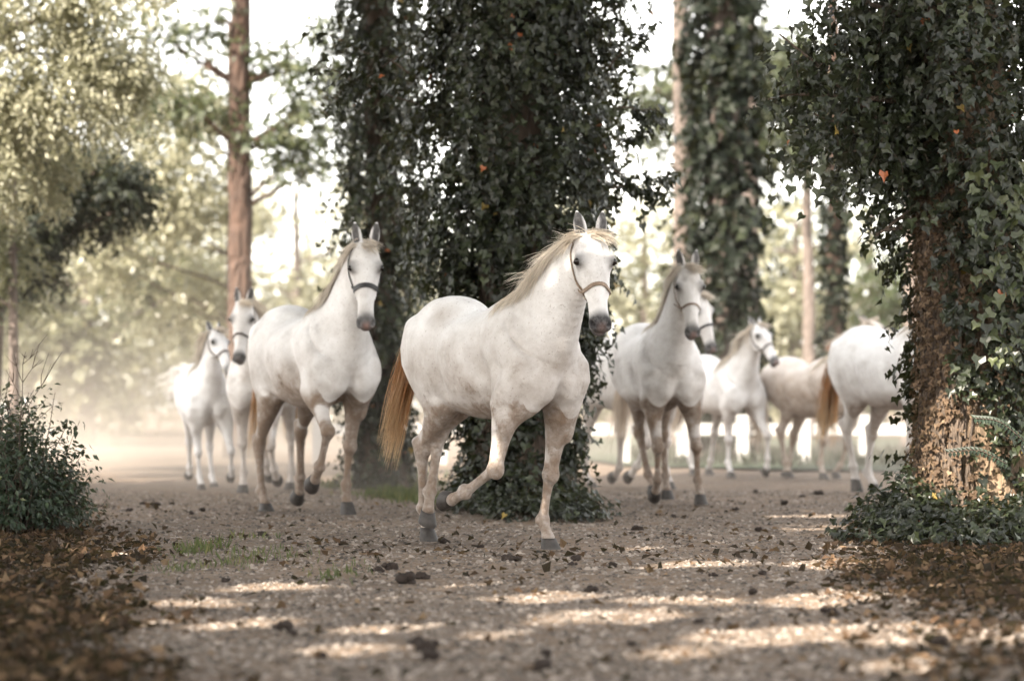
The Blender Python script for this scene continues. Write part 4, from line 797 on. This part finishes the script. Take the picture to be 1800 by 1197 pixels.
HORSES = {
 'A': dict(h=.0085, label='foremost white horse with tan halter, orange tail and one foreleg tucked up', halter='leather_tan', mane_side=-1, fly=.6, hair=1700, mane_len=.27, mane_spread=.20, belly=.97, tail_spread=.035, mane_mat='mane_tan', tail_mat='tail_tan', tailn=1000, tail_len=.72, tail_flow=(-.30, -.16, -.95),
   pink=.22, muzzle=1.0, mudleg=.72, belly_mud_shade=.75, coatmud=.36, seed=3, spots=(((-.05, -.3, 1.0), .25, .42), ((.5, -.1, .85), .2, .6), ((-.3, -.20, 1.42), .12, .36), ((.1, -.3, .92), .2, .55), ((.3, -.2, 1.2), .3, .30)), hairw=.0036),
 'B': dict(h=.0095, label='white horse with black noseband and muddy belly trotting left of the foremost one', halter='leather_black', strapw=.036, noseband=.31, mane_side=-1, fly=.3, hair=1300, hairw=.004, mane_len=.24, tail_mat='tail_tan', tail_flow=(-.15, 0, -1), pink=.6, mudleg=.9, tail_spread=.05, belly_mud_shade=.95, seed=5,
   spots=(((.12, -.25, .88), .22, .8), ((.0, -.2, .80), .3, .7)), legmud=dict(RH=1., LH=.95, LF=1., RF=.85), coatmud=.15),
 'C': dict(h=.0095, label='white horse with tan noseband trotting head-on, just right of the foremost horse', halter='leather_tan', mane_side=-1, fly=.35, hair=1200, hairw=.004, mane_len=.22, tail_mat='tail_pale', pink=.5, muzzle=.9, belly=1.05, mudleg=.85, belly_mud_shade=.85, coatmud=.15, seed=7, cream=.10, strapw=.018, earin=.9),
 'D': dict(h=.014, label='white horse mostly hidden, its head peeking out behind the head-on horse', halter='leather_black', mane_side=-1, fly=.3, hair=350, mudleg=.35, belly_mud_shade=.4, seed=9, cream=.15),
 'E': dict(h=.014, label='white horse with dark halter looking right, between head-on horse and beige horse', halter='leather_brown', mane_side=-1, fly=.4, hair=400, mudleg=.2, seed=11, fat=.93),
 'F': dict(h=.014, label='dusty beige horse whose head is hidden behind the grey-white rump', halter=None, mane_side=-1, fly=.95, hair=450, mane_len=.36, mane_mat='mane_tan', mudleg=.55, cream=.5, coatmud=.5, belly_mud_shade=.5, seed=13, tail_flow=(-.1, 0, -1)),
 'G': dict(h=.012, label='grey-white horse half hidden behind the ivy trunk at right', halter='leather_brown', mane_side=-1, fly=.5, hair=350, mudleg=.3, belly_mud_shade=.5, tail_mat='tail_tan', tail_flow=(-.25, -.05, -1), tail_len=.75, seed=15, cream=.03),
 'H': dict(h=.012, label='white horse facing straight ahead behind the shoulder of the muddy-bellied horse', halter='leather_brown', mane_side=1, fly=.4, hair=450, mane_mat='mane_tan', mudleg=.4, seed=17, belly=.96, cream=.18, muzzle=.95, pink=.1, tail_mat='tail_tan'),
 'I': dict(h=.014, label='leftmost white horse, farthest back in the dust cloud, tail flying', halter='leather_brown', mane_side=-1, fly=.5, hair=350, mudleg=.1, belly_mud_shade=.15, seed=19, fat=.92, cream=0., muzzle=.5, tail_mat='tail_white', tail_flow=(-1, -.25, .05), tail_lift=1.0),
}
for key_, opt_ in HORSES.items():
    opt_['name'] = 'white_horse' if key_ not in ('F',) else 'beige_horse'
    build_horse(POSES[key_], opt_)
# ------------------------------------------------------------------ bush and dry stalk at the left edge
def bush(name, label, blobs, n, leaf, mt, seed, tpl=(OVAL, OVALF), nl=7, ln=.22):
    rng = np.random.default_rng(seed); root = empty(name, (blobs[0][0][0], blobs[0][0][1], 0)); tag(root, label, 'bush'); o = np.array(root.location); A_ = []; st = []
    for c, r, w in blobs:
        k = int(n*w); d = nrm(rng.standard_normal((k, 3))); d[:, 2] = np.abs(d[:, 2])*1.0-.15; Pp = np.asarray(c)+d*np.asarray(r)*(rng.random((k, 1))**.4); Pp[:, 2] = np.maximum(Pp[:, 2], .03)
        a, p = sprigs(rng, Pp-o, d+[0, 0, .35], ln, nl, leaf, .05, tpl, out=.8); A_ += a; st += [np.vstack([[[q[0, 0]*.7, q[0, 1]*.7, 0]], q[::2]]) for q in p[:60]]
    f = leaf_obj('foliage', A_, M[mt], root); tag(f, kind='stuff'); tag(stems_obj('stem', st, .005, M['vine'], root, 4), kind='stuff'); return root
L = lambda u, d, z: np.array([(u-U0)/FPX*d, d, z])
broot = bush('leafy_bush', 'dense dark green bush at the left edge of the path', [(L(15, 17.2, .15), (.42, .5, .72), .5), (L(80, 17.4, .1), (.26, .35, .45), .3), (L(-60, 17, .2), (.5, .5, .85), .3), (L(118, 17.7, .1), (.10, .2, .30), .07), (L(30, 17.9, .4), (.2, .3, .62), .12)], 1000, .05, 'bush', 61)
rng = np.random.default_rng(62)
sp = []
for (u0, v0, u1, v1) in ((80, 830, 97, 690), (60, 820, 50, 690), (100, 850, 140, 740), (110, 860, 150, 790), (20, 800, 10, 690), (90, 800, 118, 735)):
    p = wavy(W(u0, v0, 17.5), W(u1, v1, 17.4), 8, .10, rng)-np.array(broot.location); sp.append(p); q = np.repeat(p[3:], 2, 0); a, _ = sprigs(rng, q, nrm(rng.standard_normal((len(q), 3))+[0, -.6, .3]), .07, 2, .055, .3, (OVAL, OVALF)); tag(leaf_obj('sprig', a, M['bush'], broot), kind='stuff')
[stems_obj('shoot', [p], .005, M['vine'], broot, 4) for p in sp]
dr = empty('dry_stalk', (W(40, 0, 17.0)[0], 17.0, 0)); tag(dr, 'thin dry branching weed stalk standing out of the left bush', 'weed'); o = np.array(dr.location)
main = wavy(W(36, 900, 17)*[1, 1, 0], W(40, 640, 17), 10, .04, rng)-o; tw = []
for (i, u, v) in ((6, 90, 640), (7, 10, 650), (8, 72, 632), (8, 20, 622), (9, 45, 618), (5, 10, 690), (9, 62, 622)):
    e = W(u, v, 17)-o; p = wavy(main[i], e, 6, .10, rng); tw.append(p)
    for _ in range(3): tw.append(wavy(p[3], e+rng.normal(size=3)*.05+[0, 0, .02], 4, .1, rng))
stems_obj('stalk', [main], .006, M['vine'], dr, 5); [stems_obj('twig', [p], .003, M['vine'], dr, 4) for p in tw]
fern = empty('fern_frond', (3.05, 16.0, 0)); tag(fern, 'green pinnate frond arching over the sunlit foot of the right-hand tree', 'plant'); Ar = []
for (u0, v0, u1, v1) in ((1800, 775, 1715, 735), (1770, 815, 1670, 795)):
    p = catmull(np.array([W(u0, v0, 16.1), lerp(W(u0, v0, 16.1), W(u1, v1, 15.9), .5)+[0, 0, .05], W(u1, v1, 15.9)])-np.array(fern.location), 7); T = nrm(np.gradient(p, axis=0)); k = len(p)
    for s in (1, -1): Ar.append(leaves(p, np.tile([-.1, -.7, .6], (k, 1))+.0, T*.5+s*nrm(np.cross(T, [0, -.7, .6])), .048, .1+.3*rng.random(k), (OVAL, OVALF)))
    V, F = tube(p, .004, 4, True); obj('frond_stem', V, F, M['vine'], fern)
tag(leaf_obj('leaflets', Ar, M['bush'], fern), kind='stuff')

# ------------------------------------------------------------------ litter, pebbles, clods, grass
def scatter(n, ufn, rng):
    x, y = ufn(n); return x, y, terrain_z(x, y)
rng = np.random.default_rng(71)
def litter_zone(n, dens, seed):
    rng = np.random.default_rng(seed); y = 7.6+(24-7.6)*rng.random(n*8)**1.25; x = (rng.random(n*8)-.5)*2*(y*.235); u = U0+FPX*x/y; k = rng.random(n*8) < dens(u, V0+FPX*CAMH/y); return x[k][:n], y[k][:n]
def d_lit(u, v):
    left = np.clip((300-u+(v-950)*.10+60*np.sin(v*.06)+45*np.sin(u*.05+v*.021))/430+.08, 0, 1)**1.9*np.clip((v-880)/60, 0, 1); right = np.clip((u-1430)/300, 0, 1)*np.clip((v-905)/50, 0, 1)*np.clip((1090-v)/90, .12, 1)
    return .0035+.95*left+.55*right+.014*np.exp(-((v-975)/28)**2)*(u > 500)*(u < 1500)
x, y = litter_zone(26000, d_lit, 72); n = len(x); N = nrm(rng.standard_normal((n, 3))*.55+[0, 0, 1]); T = rng.standard_normal((n, 3)); ns = n//2
A_ = [leaves(np.stack([x, y, terrain_z(x, y)+.006+.022*rng.random(n)], 1)[:ns], N[:ns], T[:ns], (.03+.05*rng.random(ns)), rng.random(ns), (OVAL*[1.5, 1, 2.5], OVALF)), leaves(np.stack([x, y, terrain_z(x, y)+.006+.022*rng.random(n)], 1)[ns:], N[ns:], T[ns:], (.022+.03*rng.random(n-ns)), rng.random(n-ns), (IVY*[1, 1, 2.2], IVYF))]
o = leaf_obj('leaf_litter', A_, M['litter']); tag(o, 'brown fallen leaves scattered thickest along the left and right path edges', 'leaf litter', kind='stuff')
# pebbles
STN = nrm(np.array([(1, 0, .0), (.5, .87, .1), (-.5, .87, 0), (-1, 0, .1), (-.5, -.87, 0), (.5, -.87, .1), (.25, .15, 1), (-.3, -.1, .9)], float)*[1, 1, .8]); STF_ = np.array([(0, 1, 6), (1, 2, 6), (2, 3, 7), (3, 4, 7), (4, 5, 7), (5, 0, 6), (6, 2, 7), (7, 5, 6)])
m, n_, l_, b_ = mat('pebble'); a = attr(n_, 'lv'); r = ramp(n_, [(0, (.045, .036, .030)), (.5, (.145, .119, .10)), (1, (.34, .29, .25))]); l_.new(a.outputs['Fac'], r.inputs[0]); l_.new(r.outputs[0], b_.inputs['Base Color']); b_.inputs['Roughness'].default_value = .85; M['pebble'] = m
n = 42000; y = 7.6+(25-7.6)*rng.random(n)**1.15; x = (rng.random(n)-.5)*2*y*.235; sz = .005+.011*rng.random(n)**3+.004*rng.random(n); th = rng.random(n)*6.28
c, s = np.cos(th), np.sin(th); t = STN[None]*(1+.25*rng.standard_normal((n, 8, 1)))*sz[:, None, None]*np.array([1.2, .9, .75]); V = np.stack([t[..., 0]*c[:, None]-t[..., 1]*s[:, None]+x[:, None], t[..., 0]*s[:, None]+t[..., 1]*c[:, None]+y[:, None], t[..., 2]+(terrain_z(x, y)+.0)[:, None]], -1)
o = obj('gravel', V.reshape(-1, 3), (STF_[None]+(np.arange(n)*8)[:, None, None]).reshape(-1, 3), M['pebble'], None, False, dict(lv=np.repeat(rng.random(n), 8))); tag(o, 'loose grey gravel strewn over the path', 'gravel', kind='stuff')
# clods of dirt and droppings, each one on its own
def clod_mesh(seed):
    rng = np.random.default_rng(seed); V = []; F = []; o = 0
    for c in [(0, 0, .5)]+[tuple(rng.normal(size=3)*[.34, .34, .22]+[0, 0, .45]) for _ in range(5)]:
        u = np.linspace(0, np.pi, 7); w = np.linspace(0, 2*np.pi, 10, endpoint=False); r = .55*(.6+.6*rng.random())
        P = np.array([[math.sin(i)*math.cos(j), math.sin(i)*math.sin(j), .8*math.cos(i)] for i in u for j in w])*r; P *= 1+.16*rng.standard_normal((len(P), 1)); V.append(P+np.array(c)); F += [(o+i*10+j, o+(i+1)*10+j, o+(i+1)*10+(j+1) % 10, o+i*10+(j+1) % 10) for i in range(6) for j in range(10)]; o += len(P)
    return make_mesh('dirt_clod', np.vstack(V), np.array(F), M['clod'], True)
cm = [clod_mesh(i) for i in range(6)]
cl = [(275, 885, 14), (357, 898, 16), (225, 897, 13), (252, 883, 12), (335, 905, 10), (302, 883, 10), (460, 935, 22), (600, 960, 16), (690, 995, 26), (665, 998, 20), (720, 1018, 36), (740, 1012, 26), (893, 982, 26), (905, 985, 20), (1012, 985, 20), (1005, 993, 14), (1076, 994, 18), (1038, 1036, 24), (1120, 928, 18), (1335, 930, 16), (1378, 886, 16), (1295, 893, 12), (1328, 866, 12), (1440, 868, 18), (1410, 872, 10), (1322, 1040, 24), (1463, 1078, 30), (1340, 1005, 16), (1658, 1135, 34), (1640, 1178, 26), (955, 1172, 44), (960, 1150, 30), (745, 1140, 38), (735, 1128, 30), (750, 1155, 34), (500, 1098, 36), (512, 1108, 26), (1112, 1128, 20), (565, 1150, 24), (1255, 1010, 14), (1520, 905, 12), (780, 950, 20), (845, 957, 12), (530, 912, 10), (1185, 910, 12), (1560, 955, 14), (1700, 1010, 16), (395, 1020, 16), (1230, 1090, 18), (880, 1060, 16)]
for i, (u, v, w) in enumerate(cl):
    d = gd(v); x = (u-U0)/FPX*d; o = bpy.data.objects.new('dirt_clod', cm[i % 6]); o.location = (x, d, float(terrain_z(np.array(x), np.array(d)))-.002); s = w/FPX*d*.50; o.scale = (s*1.1, s*1.1, s*1.05); o.rotation_euler = (0, 0, i*1.7)
    link(o); tag(o, 'dark brown clod of dirt lying on the gravel path', 'clod', 'dirt clods strewn over the path')
# grass
def grass(name, label, spots, seed):
    rng = np.random.default_rng(seed); A_ = []
    for (u, v, w, k, h) in spots:
        d = gd(v); n = k; x = (u-U0)/FPX*d+rng.normal(size=n)*w/FPX*d*.5; y = d+rng.normal(size=n)*.3; z = terrain_z(x, y); T = nrm(np.stack([rng.normal(size=n)*.45, rng.normal(size=n)*.45, np.ones(n)], 1)); N = nrm(rng.standard_normal((n, 3))*[1, 1, .2])
        A_.append(leaves(np.stack([x, y, z], 1), N, T, h*(.5+.8*rng.random(n)), rng.random(n), (OVAL*[.30, 1, 1], OVALF)))
    o = leaf_obj(name, A_, M['grass']); tag(o, label, 'grass', kind='stuff')
grass('grass_tufts', 'sparse green grass tufts growing on the path at left', [(350, 965, 50, 150, .07), (410, 985, 70, 90, .06), (320, 1000, 50, 60, .05), (500, 975, 70, 60, .05), (590, 1005, 60, 70, .06), (450, 945, 60, 40, .06)], 81)
grass('grass_patch', 'patch of green weeds on the ground left of the middle ivy tree', [(660, 855, 90, 900, .10), (700, 870, 70, 600, .09), (620, 850, 50, 300, .08), (760, 880, 60, 300, .08), (690, 840, 80, 500, .12)], 82)
x_ = rng.uniform(1.8, 11, 5200); y_ = rng.uniform(30.5, 42, 5200); k = (y_ > 33.8-x_*.35); x_, y_ = x_[k], y_[k]; n = len(x_)
o = leaf_obj('lawn_grass', [leaves(np.stack([x_, y_, 0*x_+.02], 1), nrm(rng.standard_normal((n, 3))*[1, 1, .2]), nrm(np.stack([rng.normal(size=n)*.4, rng.normal(size=n)*.4, np.ones(n)], 1)), .10+.12*rng.random(n), rng.random(n)*.7, (OVAL*[.35, 1, 1], OVALF))], M['darkleaf']); tag(o, 'short grass blades of the lawn by the fence', 'grass', kind='stuff')

# ------------------------------------------------------------------ air: haze over everything, dust behind the horses
def volume_box(name, lo, hi, color, density, label, dust=None):
    V, F = box((np.array(lo)+np.array(hi))/2, np.array(hi)-np.array(lo)); m = bpy.data.materials.new(name); m.use_nodes = True; n = m.node_tree.nodes; l = m.node_tree.links; n.remove(n['Principled BSDF'])
    v = n.new('ShaderNodeVolumePrincipled'); v.inputs['Color'].default_value = (*color, 1); v.inputs['Density'].default_value = density; v.inputs['Anisotropy'].default_value = .0; l.new(v.outputs[0], n['Material Output'].inputs['Volume'])
    if dust: dust(n, l, v)
    o = obj(name, V, F, m, None, False); tag(o, label, 'haze' if name == 'haze' else 'dust', kind='stuff'); return o
volume_box('haze', (-175, -62, -1.2), (175, 195, 15.5), (.92, .90, .86), HAZE, 'thin pale haze in the air over the whole place')

def dust_fn(n, l, v):
    tc = n.new('ShaderNodeTexCoord'); P = tc.outputs['Object']; sx = n.new('ShaderNodeSeparateXYZ'); l.new(P, sx.inputs[0]); x, y, z = sx.outputs
    hz = mth(n, l, 'POWER', 2.718, mth(n, l, 'MULTIPLY', z, -1.25)); lf = mth(n, l, 'ADD', mth(n, l, 'MULTIPLY', mth(n, l, 'MULTIPLY', mth(n, l, 'ADD', x, -1.0), -.22), 1.0, True), .20)
    fd = mth(n, l, 'MULTIPLY', mth(n, l, 'SUBTRACT', y, 21.0), .25, True)
    nz = mth(n, l, 'MULTIPLY', mth(n, l, 'SUBTRACT', noise(n, l, P, .55, 2, .5), .28), 2.6, True)
    d = mth(n, l, 'MULTIPLY', mth(n, l, 'MULTIPLY', hz, lf), mth(n, l, 'MULTIPLY', fd, nz)); lo_ = mth(n, l, 'MULTIPLY', mth(n, l, 'POWER', 2.718, mth(n, l, 'MULTIPLY', z, -2.6)), mth(n, l, 'MULTIPLY', fd, nz)); d = mth(n, l, 'ADD', d, mth(n, l, 'MULTIPLY', lo_, .55)); l.new(mth(n, l, 'MULTIPLY', d, DUST), v.inputs['Density'])
volume_box('dust_cloud', (-12, 21.0, .03), (7, 44, 4.6), (.80, .715, .63), .05, 'pale dust kicked up behind the horses, thickest at left', dust_fn)
volume_box('dust_cloud', (-24, 46.5, .03), (24, 84, 9.5), (.85, .80, .73), .0014, 'thin pale haze added among the far trees to brighten the background')  # haze volume added to lift the far background
